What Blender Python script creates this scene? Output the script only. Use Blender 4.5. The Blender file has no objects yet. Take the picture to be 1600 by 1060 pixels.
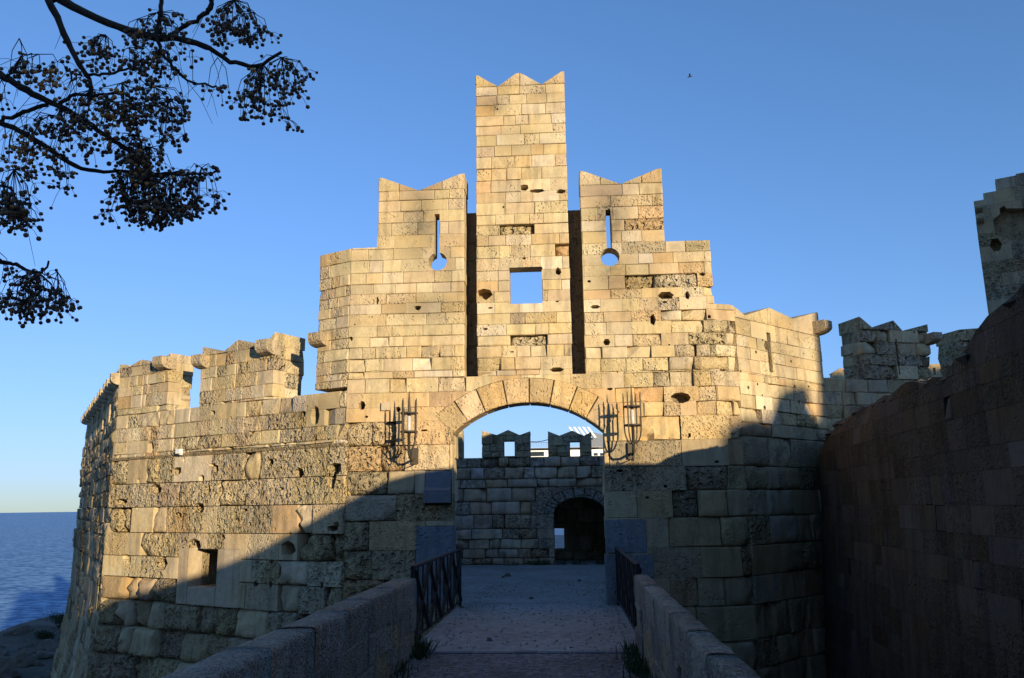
import bpy, math, random
from mathutils import Vector, Matrix, noise
R = math.radians
rnd = random.Random(7)
sc = bpy.context.scene
col = sc.collection

# ------------------------------------------------------------------ camera
EYE = 1.75
F_PX = 1260.0
YAW, PITCH, ROLL = R(3.8), R(11.66), R(0.8)
cam_d = bpy.data.cameras.new('camera')
cam_d.sensor_width = 36.0
cam_d.lens = 36.0 * F_PX / 1600.0
cam_d.clip_start = 0.05
cam_d.clip_end = 60000
cam = bpy.data.objects.new('camera', cam_d)
col.objects.link(cam)
CM = Matrix.Rotation(YAW, 3, 'Z') @ Matrix.Rotation(math.pi / 2 + PITCH, 3, 'X') @ Matrix.Rotation(-ROLL, 3, 'Z')
CP = Vector((0, 0, EYE))
cam.matrix_world = Matrix.Translation(CP) @ CM.to_4x4()
sc.camera = cam

# ------------------------------------------------------------------ light
SUN_AZ, SUN_EL = R(33.0), R(8.0)      # to the right of the gate's axis, behind the viewer
TO_SUN = Vector((math.sin(SUN_AZ) * math.cos(SUN_EL), -math.cos(SUN_AZ) * math.cos(SUN_EL), math.sin(SUN_EL)))
world = bpy.data.worlds.new('World')
sc.world = world
world.use_nodes = True
wn = world.node_tree
wn.nodes.clear()
sky = wn.nodes.new('ShaderNodeTexSky')
sky.sky_type = 'NISHITA'
sky.sun_disc = False
sky.sun_elevation = SUN_EL
sky.sun_rotation = math.pi - SUN_AZ
sky.air_density = 1.0
sky.dust_density = 0.15
sky.ozone_density = 3.0
bg = wn.nodes.new('ShaderNodeBackground')
bg.inputs['Strength'].default_value = 0.14
wo = wn.nodes.new('ShaderNodeOutputWorld')
# sky colours graded per channel: the glow near the horizon rolls off softly, the same all round the sky
v1 = wn.nodes.new('ShaderNodeVectorMath'); v1.operation = 'MULTIPLY'
v1.inputs[1].default_value = (1.02, 1.28, 1.45)
v2 = wn.nodes.new('ShaderNodeVectorMath'); v2.operation = 'MULTIPLY_ADD'
v2.inputs[1].default_value = (1 / 5.6, 1 / 6.0, 1 / 20.0)
v2.inputs[2].default_value = (1.0, 1.0, 1.0)
v3 = wn.nodes.new('ShaderNodeVectorMath'); v3.operation = 'DIVIDE'
wn.links.new(sky.outputs[0], v1.inputs[0])
wn.links.new(sky.outputs[0], v2.inputs[0])
wn.links.new(v1.outputs[0], v3.inputs[0])
wn.links.new(v2.outputs[0], v3.inputs[1])
wn.links.new(v3.outputs[0], bg.inputs[0])
wn.links.new(bg.outputs[0], wo.inputs[0])
sun_d = bpy.data.lights.new('sun', 'SUN')
sun_d.energy = 4.75
sun_d.angle = R(0.53)
sun_d.color = (1.0, 0.81, 0.52)
sun = bpy.data.objects.new('sun', sun_d)
sun.rotation_euler = TO_SUN.to_track_quat('Z', 'Y').to_euler()
sun.location = (20, -30, 25)
col.objects.link(sun)
sc.view_settings.view_transform = 'Standard'
sc.view_settings.look = 'None'
sc.view_settings.exposure = 0.6
sc.view_settings.gamma = 1.0
sc.view_settings.use_curve_mapping = False
sc.cycles.max_bounces = 6
sc.cycles.diffuse_bounces = 3


# ------------------------------------------------------------------ picking places
def ray(px, py):
    return CM @ Vector(((px - 800) / F_PX, -(py - 530) / F_PX, -1.0))


def at_depth(px, py, depth):
    return CP + ray(px, py) * depth


def on_z(px, py, z=0.0):
    r = ray(px, py)
    return CP + r * ((z - CP.z) / r.z)


# ------------------------------------------------------------------ materials
def new_mat(name):
    m = bpy.data.materials.new(name)
    m.use_nodes = True
    nt = m.node_tree
    b = nt.nodes['Principled BSDF']
    return m, nt, b


def N(nt, t, **kw):
    n = nt.nodes.new(t)
    for k, v in kw.items():
        if k in n.inputs:
            n.inputs[k].default_value = v
        else:
            setattr(n, k, v)
    return n


def noise_tex(nt, vec, scale, detail=6, rough=0.6):
    n = N(nt, 'ShaderNodeTexNoise')
    n.inputs['Scale'].default_value = scale
    n.inputs['Detail'].default_value = detail
    n.inputs['Roughness'].default_value = rough
    nt.links.new(vec, n.inputs['Vector'])
    return n.outputs['Fac']


def ramp(nt, v, a, b, lo=0.0, hi=1.0):
    m = N(nt, 'ShaderNodeMapRange')
    m.inputs['From Min'].default_value = a
    m.inputs['From Max'].default_value = b
    m.inputs['To Min'].default_value = lo
    m.inputs['To Max'].default_value = hi
    nt.links.new(v, m.inputs['Value'])
    return m.outputs['Result']


def math_n(nt, op, a, b):
    m = N(nt, 'ShaderNodeMath', operation=op)
    for i, v in enumerate((a, b)):
        if isinstance(v, (int, float)):
            m.inputs[i].default_value = v
        else:
            nt.links.new(v, m.inputs[i])
    return m.outputs[0]


def mixc(nt, fac, a, b, mode='MIX'):
    m = N(nt, 'ShaderNodeMix', data_type='RGBA', blend_type=mode)
    for idx, v in ((0, fac), (6, a), (7, b)):
        if isinstance(v, (int, float)):
            m.inputs[idx].default_value = v
        elif isinstance(v, tuple):
            m.inputs[idx].default_value = (*v, 1)
        else:
            nt.links.new(v, m.inputs[idx])
    return m.outputs[2]


def stone_material(name, pit_scale=17.0, base=None, bump=0.72, grime=0.55, dist=0.06):
    m, nt, b = new_mat(name)
    g = N(nt, 'ShaderNodeNewGeometry')
    P = g.outputs['Position']
    if base is None:
        at = N(nt, 'ShaderNodeAttribute', attribute_name='tint')
        colr, pit = at.outputs['Color'], at.outputs['Alpha']
        st = N(nt, 'ShaderNodeAttribute', attribute_name='stain').outputs['Fac']
    else:
        rgb = N(nt, 'ShaderNodeRGB')
        rgb.outputs[0].default_value = (*base, 1)
        colr = rgb.outputs[0]
        v = N(nt, 'ShaderNodeValue')
        v.outputs[0].default_value = 0.5
        pit = v.outputs[0]
        st = None
    n_big = noise_tex(nt, P, 1.3, 5)
    n_mid = noise_tex(nt, P, 9.0, 8, 0.65)
    n_fine = noise_tex(nt, P, 55.0, 6, 0.7)
    # streaks run down the face
    mp = N(nt, 'ShaderNodeMapping')
    mp.inputs['Scale'].default_value = (3.5, 3.5, 0.55)
    nt.links.new(P, mp.inputs['Vector'])
    n_str = noise_tex(nt, mp.outputs[0], 1.5, 6, 0.6)
    c1 = mixc(nt, 1.0, colr, ramp(nt, n_mid, 0.3, 0.7, 0.85, 1.14), 'MULTIPLY')
    c1 = mixc(nt, 1.0, c1, ramp(nt, n_fine, 0.3, 0.7, 0.88, 1.10), 'MULTIPLY')
    # ochre bloom and grey crust, both with outlines of their own
    c2 = mixc(nt, ramp(nt, n_big, 0.46, 0.66, 0.0, 0.6), c1, mixc(nt, 1.0, c1, (1.02, 0.91, 0.74), 'MULTIPLY'))
    crust = ramp(nt, n_str, 0.47, 0.66, 0.0, grime)
    if st is not None:
        crust = math_n(nt, 'MAXIMUM', crust, math_n(nt, 'MULTIPLY', st, ramp(nt, n_mid, 0.30, 0.55, 0.55, 1.0)))
    speck = math_n(nt, 'MULTIPLY', crust, ramp(nt, n_mid, 0.30, 0.60, 0.75, 1.0))
    c3 = mixc(nt, speck, c2, mixc(nt, 1.0, c2, (0.34, 0.355, 0.40), 'MULTIPLY'))
    nt.links.new(c3, b.inputs['Base Color'])
    b.inputs['Roughness'].default_value = 0.95
    b.inputs['Specular IOR Level'].default_value = 0.12
    # relief: grain, tooling, and dissolved pits where the stone is rotten
    vo = N(nt, 'ShaderNodeTexVoronoi', feature='SMOOTH_F1')
    vo.inputs['Scale'].default_value = pit_scale
    vo.inputs['Smoothness'].default_value = 0.35
    vo.inputs['Randomness'].default_value = 1.0
    dv = N(nt, 'ShaderNodeVectorMath', operation='ADD')
    sc3 = N(nt, 'ShaderNodeVectorMath', operation='SCALE')
    nn = N(nt, 'ShaderNodeTexNoise')
    nn.inputs['Scale'].default_value = 7.0
    nt.links.new(P, nn.inputs['Vector'])
    nt.links.new(nn.outputs['Color'], sc3.inputs[0])
    sc3.inputs['Scale'].default_value = 0.16
    nt.links.new(P, dv.inputs[0])
    nt.links.new(sc3.outputs[0], dv.inputs[1])
    nt.links.new(dv.outputs[0], vo.inputs['Vector'])
    vo2 = N(nt, 'ShaderNodeTexVoronoi', feature='F1')
    vo2.inputs['Scale'].default_value = pit_scale * 2.3
    nt.links.new(dv.outputs[0], vo2.inputs['Vector'])
    n_pm = noise_tex(nt, P, 4.5, 4, 0.6)
    hole = ramp(nt, vo.outputs['Distance'], 0.18, 0.42, 1.0, 0.0)      # round-bottomed hollows
    hole2 = ramp(nt, vo2.outputs['Distance'], 0.15, 0.45, 1.0, 0.0)
    mask = ramp(nt, math_n(nt, 'ADD', n_pm, math_n(nt, 'MULTIPLY', pit, 0.50)), 0.66, 0.88, 0.0, 1.0)
    h = math_n(nt, 'MULTIPLY', math_n(nt, 'MULTIPLY', hole, mask), -1.15)
    h = math_n(nt, 'ADD', h, math_n(nt, 'MULTIPLY', math_n(nt, 'MULTIPLY', hole2, ramp(nt, pit, 0.2, 0.9, 0.06, 0.55)), -0.6))
    h = math_n(nt, 'ADD', h, math_n(nt, 'MULTIPLY', n_pm, math_n(nt, 'ADD', math_n(nt, 'MULTIPLY', pit, 1.3), 0.25)))
    h = math_n(nt, 'ADD', h, math_n(nt, 'MULTIPLY', n_mid, math_n(nt, 'ADD', math_n(nt, 'MULTIPLY', pit, 0.45), 0.05)))
    h = math_n(nt, 'ADD', h, math_n(nt, 'MULTIPLY', n_fine, math_n(nt, 'ADD', math_n(nt, 'MULTIPLY', pit, 0.12), 0.05)))
    bp = N(nt, 'ShaderNodeBump')
    bp.inputs['Strength'].default_value = bump
    bp.inputs['Distance'].default_value = dist
    nt.links.new(h, bp.inputs['Height'])
    nt.links.new(bp.outputs[0], b.inputs['Normal'])
    return m


def plain(name, c, rough=0.6, metal=0.0, scale=30.0, var=0.25, bump=0.0, spec=0.3):
    m, nt, b = new_mat(name)
    g = N(nt, 'ShaderNodeNewGeometry')
    n1 = noise_tex(nt, g.outputs['Position'], scale, 6)
    f = ramp(nt, n1, 0.3, 0.7, 1 - var, 1 + var)
    nt.links.new(mixc(nt, 1.0, c, f, 'MULTIPLY'), b.inputs['Base Color'])
    b.inputs['Roughness'].default_value = rough
    b.inputs['Metallic'].default_value = metal
    b.inputs['Specular IOR Level'].default_value = spec
    if bump:
        bp = N(nt, 'ShaderNodeBump')
        bp.inputs['Distance'].default_value = bump
        nt.links.new(n1, bp.inputs['Height'])
        nt.links.new(bp.outputs[0], b.inputs['Normal'])
    return m


M_STONE = stone_material('weathered_limestone')
M_ERODED = stone_material('eroded_limestone', pit_scale=9.0, bump=1.0, dist=.11)
M_CORE = stone_material('mortar_bed', base=(0.33, 0.26, 0.16), pit_scale=11.0, bump=1.0)
M_MARBLE = stone_material('grey_marble', base=(0.15, 0.165, 0.19), pit_scale=30, bump=0.35, grime=0.25)
M_PARAPET = stone_material('parapet_stone', pit_scale=34.0, bump=1.0, grime=0.5)
M_PLASTER = stone_material('smooth_render', base=(0.44, 0.36, 0.25), pit_scale=60, bump=0.15, grime=0.15)
M_IRON = plain('rusted_dark_iron', (0.016, 0.013, 0.013), 0.8, 0.0, 60, 0.4)
M_IRON_WARM = plain('weathered_lantern_iron', (0.085, 0.070, 0.052), 0.6, 0.5, 80, 0.4)
M_GLASS = plain('frosted_lamp_glass', (0.45, 0.45, 0.42), 0.25, 0, 20, 0.05)
M_WHITE = plain('white_ship_paint', (0.80, 0.80, 0.78), 0.4, 0, 3, 0.05)
M_GREY = plain('grey_ship_paint', (0.16, 0.18, 0.21), 0.6, 0, 2, 0.1)
M_DARKPANE = plain('dark_ship_glass', (0.03, 0.04, 0.05), 0.1, 0, 2, 0.1)
M_BARK = plain('dark_bark', (0.045, 0.033, 0.025), 0.9, 0, 40, 0.4, 0.004)
M_CABLE = plain('black_cable', (0.02, 0.02, 0.02), 0.6)
M_BOX = plain('white_plastic', (0.7, 0.7, 0.68), 0.4, 0, 10, 0.08)
M_GRIT = plain('pale_grit', (0.22, 0.205, 0.19), 0.9, 0, 9, 0.6)
M_WEED = plain('weed_green', (0.035, 0.055, 0.018), 0.8, 0, 60, 0.5)
M_SHRUB = plain('dark_shrub_leaf', (0.03, 0.04, 0.018), 0.8, 0, 30, 0.5)
M_BIRD = plain('dark_feathers', (0.03, 0.03, 0.035), 0.8)


def berry_mat(name, c):
    return plain(name, c, 0.65, 0, 180, 0.45, 0, 0.25)


M_BERRY = [berry_mat('brown_berry_skin', (0.22, 0.125, 0.065)), berry_mat('lit_ochre_berry_skin', (0.60, 0.28, 0.08)),  # the ochre skin paints warm light onto some clusters
           berry_mat('dark_berry_skin', (0.11, 0.075, 0.05))]


# ------------------------------------------------------------------ scene bookkeeping
def put(name, mesh, parent=None, loc=(0, 0, 0)):
    o = bpy.data.objects.new(name, mesh)
    col.objects.link(o)
    o.location = loc
    if parent is not None:
        o.parent = parent
    return o


def tag(o, label, cat, group=None):
    o['label'] = label
    o['category'] = cat
    if group:
        o['group'] = group
    return o


def thing(name, label, cat, loc, group=None):
    e = bpy.data.objects.new(name, None)
    e.empty_display_size = 0.3
    e.location = loc
    col.objects.link(e)
    return tag(e, label, cat, group)


def structure(name, mesh, loc=(0, 0, 0)):
    o = put(name, mesh, None, loc)
    o['kind'] = 'structure'
    return o


def mesh_of(name, verts, faces, mat, tint=None, stain=None, smooth=False):
    me = bpy.data.meshes.new(name)
    me.from_pydata([tuple(v) for v in verts], [], faces)
    me.materials.append(mat)
    if tint is not None:
        a = me.attributes.new('tint', 'FLOAT_COLOR', 'POINT')
        if isinstance(tint, list):
            flat = [x for t in tint for x in t]
        else:
            flat = list(tint) * len(verts)
        a.data.foreach_set('color', flat)
        s = me.attributes.new('stain', 'FLOAT', 'POINT')
        s.data.foreach_set('value', stain if stain else [0.0] * len(verts))
    if smooth:
        me.polygons.foreach_set('use_smooth', [True] * len(me.polygons))
    me.update()
    return me


class Geo:
    """collects shapes for one mesh (world coordinates)"""
    def __init__(s):
        s.v, s.f = [], []

    def add(s, vs, fs):
        k = len(s.v)
        s.v += [Vector(v) for v in vs]
        s.f += [tuple(i + k for i in f) for f in fs]
        return s

    def box(s, c, size, rz=0.0, rx=0.0, ry=0.0):
        M_ = Matrix.Rotation(rz, 3, 'Z') @ Matrix.Rotation(ry, 3, 'Y') @ Matrix.Rotation(rx, 3, 'X')
        vs = [Vector(c) + M_ @ Vector((x * size[0] / 2, y * size[1] / 2, z * size[2] / 2)) for x in (-1, 1) for y in (-1, 1) for z in (-1, 1)]
        return s.add(vs, [(0, 1, 3, 2), (4, 6, 7, 5), (0, 4, 5, 1), (2, 3, 7, 6), (0, 2, 6, 4), (1, 5, 7, 3)])

    def tube(s, pts, radii, n=6, caps=True):
        pts = [Vector(p) for p in pts]
        if not isinstance(radii, (list, tuple)):
            radii = [radii] * len(pts)
        rings = []
        up = Vector((0.13, 0.21, 1)).normalized()
        k0 = len(s.v)
        for i, p in enumerate(pts):
            t = (pts[min(i + 1, len(pts) - 1)] - pts[max(i - 1, 0)])
            t = t.normalized() if t.length > 1e-9 else Vector((0, 0, 1))
            a = t.cross(up)
            if a.length < 0.05:
                a = t.cross(Vector((1, 0, 0)))
            a.normalize()
            b = t.cross(a)
            for j in range(n):
                an = 2 * math.pi * j / n
                s.v.append(p + (a * math.cos(an) + b * math.sin(an)) * radii[i])
        for i in range(len(pts) - 1):
            for j in range(n):
                j2 = (j + 1) % n
                s.f.append((k0 + i * n + j, k0 + i * n + j2, k0 + (i + 1) * n + j2, k0 + (i + 1) * n + j))
        if caps:
            s.f.append(tuple(k0 + j for j in range(n)))
            s.f.append(tuple(k0 + (len(pts) - 1) * n + j for j in reversed(range(n))))
        return s

    def build(s, name, mat, parent=None, smooth=False, kind=None):
        base = parent.location if parent is not None else Vector((0, 0, 0))
        if parent is not None and parent.parent is not None:
            base = base + parent.parent.location
        c = sum(s.v, Vector()) / len(s.v)
        me = mesh_of(name, [v - c for v in s.v], s.f, mat, smooth=smooth)
        o = put(name, me, parent, c - base)
        if kind:
            o['kind'] = kind
        return o


# ------------------------------------------------------------------ flat polygon tools (s = along the wall, z = up)
def clip(poly, a, b, keep_left=True):
    out = []
    n = len(poly)
    sgn = 1 if keep_left else -1

    def side(p):
        return sgn * ((b[0] - a[0]) * (p[1] - a[1]) - (b[1] - a[1]) * (p[0] - a[0]))
    for i in range(n):
        p, q = poly[i], poly[(i + 1) % n]
        sp, sq = side(p), side(q)
        if sp >= 0:
            out.append(p)
        if (sp > 0 and sq < 0) or (sp < 0 and sq > 0):
            t = sp / (sp - sq)
            out.append((p[0] + (q[0] - p[0]) * t, p[1] + (q[1] - p[1]) * t))
    return out


def area(p):
    return 0.5 * sum(p[i][0] * p[(i + 1) % len(p)][1] - p[(i + 1) % len(p)][0] * p[i][1] for i in range(len(p)))


def ccw(p):
    return p if area(p) > 0 else p[::-1]


def inter(poly, conv):
    for i in range(len(conv)):
        if len(poly) < 3:
            return []
        poly = clip(poly, conv[i], conv[(i + 1) % len(conv)])
    return poly if len(poly) >= 3 else []


def subtract(polys, conv):
    """pieces of polys outside the convex polygon"""
    out = []
    cb = bbox(conv)
    for poly in polys:
        pb = bbox(poly)
        if pb[0] >= cb[1] or pb[1] <= cb[0] or pb[2] >= cb[3] or pb[3] <= cb[2]:
            out.append(poly)
            continue
        if not inter(poly, conv) or abs(area(inter(poly, conv))) < 1e-6:
            out.append(poly)
            continue
        rest = poly
        for i in range(len(conv)):
            a, b = conv[i], conv[(i + 1) % len(conv)]
            piece = clip(rest, a, b, False)
            if len(piece) >= 3 and abs(area(piece)) > 4e-5:
                out.append(piece)
            rest = clip(rest, a, b, True)
            if len(rest) < 3:
                break
    return out


def bbox(p):
    xs = [q[0] for q in p]
    ys = [q[1] for q in p]
    return min(xs), max(xs), min(ys), max(ys)


def on_edge(q, p):
    for i in range(len(p)):
        a, b = p[i], p[(i + 1) % len(p)]
        l2 = (b[0] - a[0]) ** 2 + (b[1] - a[1]) ** 2
        if l2 < 1e-12:
            continue
        t = max(0, min(1, ((q[0] - a[0]) * (b[0] - a[0]) + (q[1] - a[1]) * (b[1] - a[1])) / l2))
        if math.hypot(a[0] + t * (b[0] - a[0]) - q[0], a[1] + t * (b[1] - a[1]) - q[1]) < 1e-3:
            return True
    return False


def islands(pcs):
    """pieces that touch along an edge belong to one stone"""
    out = []
    for p in pcs:
        hit = [g for g in out if any(sum(on_edge(q, o) for q in p) + sum(on_edge(q, p) for q in o) >= 2 for o in g)]
        g2 = [p]
        for g in hit:
            g2 += g
            out.remove(g)
        out.append(g2)
    return out


def simplify(p):
    out = []
    for q in p:
        if not out or (abs(q[0] - out[-1][0]) + abs(q[1] - out[-1][1])) > 1e-4:
            out.append(q)
    if len(out) > 2 and abs(out[0][0] - out[-1][0]) + abs(out[0][1] - out[-1][1]) < 1e-4:
        out.pop()
    return out


# ------------------------------------------------------------------ a face of a wall
class Face:
    """vertical plane seen from outside; s runs left to right as seen, d goes into the wall"""
    def __init__(self, p0, p1, off=None, m0=0.0, m1=0.0):
        self.p0, self.p1 = Vector((p0[0], p0[1], 0)), Vector((p1[0], p1[1], 0))
        self.u = (self.p1 - self.p0)
        self.L = self.u.length
        self.u.normalize()
        self.n = Vector((-self.u.y, self.u.x, 0))      # inward
        self.off, self.m0, self.m1 = off, m0, m1

    def w(self, s, z, d=0.0):
        o = self.off(s, z) if self.off else 0.0
        if o:
            s = s + o * self.m1 * (s / self.L) - o * self.m0 * (1 - s / self.L)
        p = self.p0 + self.u * s + self.n * (d - o)
        return Vector((p.x, p.y, z))

    def px(self, x, y):
        r = ray(x, y)
        t = (self.p0 - CP).dot(self.n) / r.dot(self.n)
        p = CP + r * t
        return ((p - self.p0).dot(self.u), p.z)

    def poly(self, pts):
        return ccw([self.px(*p) for p in pts])


PAL = [((0.50, 0.395, 0.235), 5), ((0.545, 0.45, 0.29), 4), ((0.47, 0.345, 0.185), 3.0), ((0.40, 0.33, 0.22), 1.6),
       ((0.48, 0.30, 0.14), 0.9), ((0.36, 0.26, 0.17), 0.5), ((0.60, 0.52, 0.38), 1.2)]
PAL_W = [w for _, w in PAL]


def pick_tint(rg, pit, mul=1.0):
    c = rg.choices(PAL, PAL_W)[0][0]
    k = rg.uniform(0.90, 1.08) * mul * 1.04
    c = [c[i] * .55 + (.495, .41, .265)[i] * .45 for i in range(3)]
    return (c[0] * k, c[1] * k, c[2] * k * rg.uniform(0.9, 1.08), pit)


class Masonry:
    """a wall thing: collects stones and core, then builds them as parts"""
    def __init__(self, root, stone_name='stone', mat=None, core_mat=None):
        self.root = root
        self.items = []      # (size on the picture, verts, faces, tint, stain, smooth, name)
        self.core = Geo()
        self.name = stone_name
        self.mat = mat or M_STONE
        self.core_mat = core_mat or M_CORE
        self.stains = []

    def stain_at(self, p):
        v = 0.0
        for (c, rx, rz, k) in self.stains:
            q = ((p.x - c.x) / rx) ** 2 + ((p.z - c.z) / rz) ** 2 + ((p.y - c.y) / 1.2) ** 2
            v = max(v, k * math.exp(-q))
        return min(1.0, v)

    def add_item(self, verts, faces, tint, smooth, name=None, mat=None):
        c = sum(verts, Vector()) / len(verts)
        sz = max((v - c).length for v in verts[:8]) / max(1.0, (c - CP).length)
        st = [self.stain_at(v) for v in verts]
        self.items.append((sz, verts, faces, tint, st, smooth, name, mat))

    def grid_stone(self, fc, s0, s1, z0, z1, rg, depth, pit, rough, prot, tint=None, name=None, mat=None):
        w, h = s1 - s0, z1 - z0
        b = min(0.007 + 0.05 * rough, w * 0.22, h * 0.22)
        cell = 0.085 if rough > 0.35 else 0.2
        nx = max(1, min(8 if rough > .7 else 6, int((w - 2 * b) / cell)))
        nz = max(1, min(5 if rough > .7 else 4, int((h - 2 * b) / cell)))
        if rough <= 0.35:
            nx, nz = min(nx, 2), 1
        ss = [s0] + [s0 + b + (w - 2 * b) * i / nx for i in range(nx + 1)] + [s1]
        zs = [z0] + [z0 + b + (h - 2 * b) * i / nz for i in range(nz + 1)] + [z1]
        n1, n2 = len(ss), len(zs)
        j = 0.005 + 0.03 * rough
        cj = {}
        verts = []
        seed = Vector((rg.uniform(0, 99), rg.uniform(0, 99), rg.uniform(0, 99)))
        broken = []
        if rough > .15:
            for cs_, cz2 in ((s0, z0), (s1, z0), (s1, z1), (s0, z1)):
                if rg.random() < min(.5, .1 + rough * .45):
                    broken.append((cs_ + rg.uniform(-.3, .3) * w * .5, cz2, rg.uniform(.06, .12 + .16 * rough), rg.uniform(.04, .06 + .16 * rough)))
        tilt_s, tilt_z = rg.uniform(-1, 1) * (0.008 + 0.02 * rough), rg.uniform(-1, 1) * (0.006 + 0.015 * rough)
        for iz, z in enumerate(zs):
            for i, s in enumerate(ss):
                edge = (i in (0, n1 - 1)) or (iz in (0, n2 - 1))
                corner = (i in (0, n1 - 1)) and (iz in (0, n2 - 1))
                d = -prot + tilt_s * ((s - s0) / w - .5) + tilt_z * ((z - z0) / h - .5)
                nv = noise.noise(seed + Vector((s * 6.0, z * 6.0, 0)))
                nv2 = noise.noise(seed + Vector((s * 15.0, z * 15.0, 4)))
                d += (nv * 0.085 + nv2 * 0.06) * rough
                if edge:
                    d += b * (0.55 + 0.35 * rg.random()) + rough * 0.02 * rg.random()
                for (bx_, bz_, br_, bd_) in broken:
                    q_ = math.hypot(s - bx_, z - bz_) / br_
                    if q_ < 1:
                        d += bd_ * (1 - q_ * q_)
                sj = rg.uniform(-j, j) * (0.4 if edge else 1)
                zj = rg.uniform(-j, j) * (0.4 if edge else 1)
                if corner:
                    q = 0.2 * b
                    sj += q if i == 0 else -q
                    zj += q if iz == 0 else -q
                elif edge:
                    sj = 0 if i in (0, n1 - 1) and rough < .2 else sj
                    # eroded outlines only ever shrink
                    if i == 0: sj = abs(sj)
                    if i == n1 - 1: sj = -abs(sj)
                    if iz == 0: zj = abs(zj)
                    if iz == n2 - 1: zj = -abs(zj)
                verts.append(fc.w(s + sj, z + zj, d))
        faces = [(iz * n1 + i, iz * n1 + i + 1, (iz + 1) * n1 + i + 1, (iz + 1) * n1 + i) for iz in range(n2 - 1) for i in range(n1 - 1)]
        loop = [i for i in range(n1)] + [k * n1 + n1 - 1 for k in range(1, n2)] + [(n2 - 1) * n1 + i for i in range(n1 - 2, -1, -1)] + [k * n1 for k in range(n2 - 2, 0, -1)]
        k0 = len(verts)
        for q in loop:
            i, iz = q % n1, q // n1
            verts.append(fc.w(ss[i], zs[iz], depth))
        m = len(loop)
        for a in range(m):
            c = (a + 1) % m
            faces.append((loop[c], loop[a], k0 + a, k0 + c))
        self.add_item(verts, faces, tint or pick_tint(rg, pit), rough > .42, name, mat)

    def poly_stone(self, fc, pieces, rg, depth, pit, prot, tint=None, name=None, bevel=True, mat=None):
        verts, faces = [], []
        single = len(pieces) == 1 and bevel
        for p in pieces:
            p = simplify(p)
            if len(p) < 3:
                continue
            n = len(p)
            k = len(verts)
            cx, cz = sum(q[0] for q in p) / n, sum(q[1] for q in p) / n
            d0 = -prot
            if single:
                b = 0.016
                for (s, z) in p:
                    verts.append(fc.w(s, z, d0 + b))
                for (s, z) in p:
                    l = math.hypot(cx - s, cz - z) or 1
                    t = min(0.4, b * 1.3 / l)
                    verts.append(fc.w(s + (cx - s) * t, z + (cz - z) * t, d0 + rg.uniform(-.004, .004)))
                verts.append(fc.w(cx, cz, d0 - 0.004))
                for (s, z) in p:
                    verts.append(fc.w(s, z, depth))
                for i in range(n):
                    j = (i + 1) % n
                    faces.append((k + i, k + j, k + n + j, k + n + i))
                    faces.append((k + n + i, k + n + j, k + 2 * n))
                    faces.append((k + j, k + i, k + 2 * n + 1 + i, k + 2 * n + 1 + j))
            else:
                for (s, z) in p:
                    verts.append(fc.w(s, z, d0))
                for (s, z) in p:
                    verts.append(fc.w(s, z, depth))
                faces.append(tuple(range(k, k + n)))
                for i in range(n):
                    j = (i + 1) % n
                    faces.append((k + j, k + i, k + n + i, k + n + j))
        if faces:
            self.add_item(verts, faces, tint or pick_tint(rg, pit), False, name, mat)

    def lay(self, fc, regions, courses, wid, rg, holes=(), depth=0.34, pit=lambda s, z: 0.3, rough=lambda s, z: 0.1,
            prot=0.012, joint=0.0035, skip=0.0, tintf=None, name=None):
        """courses: descending list of z; wid(zmid)->(min,max)"""
        regs = [ccw(r) for r in regions]
        holes = [ccw(h) for h in holes]
        lo = min(bbox(r)[0] for r in regs)
        hi = max(bbox(r)[1] for r in regs)
        for ci in range(len(courses) - 1):
            z1, z0 = courses[ci], courses[ci + 1]
            zm = (z0 + z1) / 2
            a, b = wid(zm)
            # the courses start at the edges of whatever stands at this height
            spans = []
            for r in regs:
                q = inter([(lo - 1, z0), (hi + 1, z0), (hi + 1, z1), (lo - 1, z1)], r)
                if q and abs(area(q)) > 1e-4:
                    bb = bbox(q)
                    spans.append([bb[0], bb[1]])
            spans.sort()
            merged = []
            for sp in spans:
                if merged and sp[0] <= merged[-1][1] + 0.01:
                    merged[-1][1] = max(merged[-1][1], sp[1])
                else:
                    merged.append(sp)
            for (sa, sb) in merged:
                cuts = [sa]
                while True:
                    w = rg.uniform(a, b)
                    if rg.random() < .15:
                        w *= 1.35
                    if cuts[-1] + w > sb - a * 0.55:
                        break
                    cuts.append(cuts[-1] + w)
                cuts.append(sb)
                for i in range(len(cuts) - 1):
                    c0, c1 = cuts[i] + joint * .5, cuts[i + 1] - joint * .5
                    y0, y1 = z0 + joint * .5, z1 - joint * .5
                    if i == 0: c0 = cuts[0] + rg.uniform(0, .014)
                    if i == len(cuts) - 2: c1 = cuts[-1] - rg.uniform(0, .014)
                    if c1 - c0 < 0.03:
                        continue
                    sm = (c0 + c1) / 2
                    rr, pp = rough(sm, zm), pit(sm, zm)
                    rr = max(0.03, rr * rg.uniform(0.5, 1.5))
                    pp = min(1, max(0, pp * rg.choice((.1, .25, .6, 1.0, 1.35, 1.8))))
                    pr = prot + rg.uniform(-1, 1) * (0.005 + 0.045 * rr) - (.06 * rg.random() ** 3 * rr)
                    if rg.random() < skip:
                        pr = -rg.uniform(.06, .16)
                        rr, pp = max(rr, .6), 1.0
                    rect = [(c0, y0), (c1, y0), (c1, y1), (c0, y1)]
                    pcs = []
                    for r in regs:
                        q = inter(rect, r)
                        if q and abs(area(q)) > 3e-4:
                            pcs.append(q)
                    if not pcs:
                        continue
                    whole = len(pcs) == 1 and abs(abs(area(pcs[0])) - (c1 - c0) * (y1 - y0)) < 1e-5
                    n0 = sum(abs(area(q)) for q in pcs)
                    for h in holes:
                        pcs = subtract(pcs, h)
                    if not pcs:
                        continue
                    n1 = sum(abs(area(q)) for q in pcs)
                    if n1 < 6e-4:
                        continue
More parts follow.
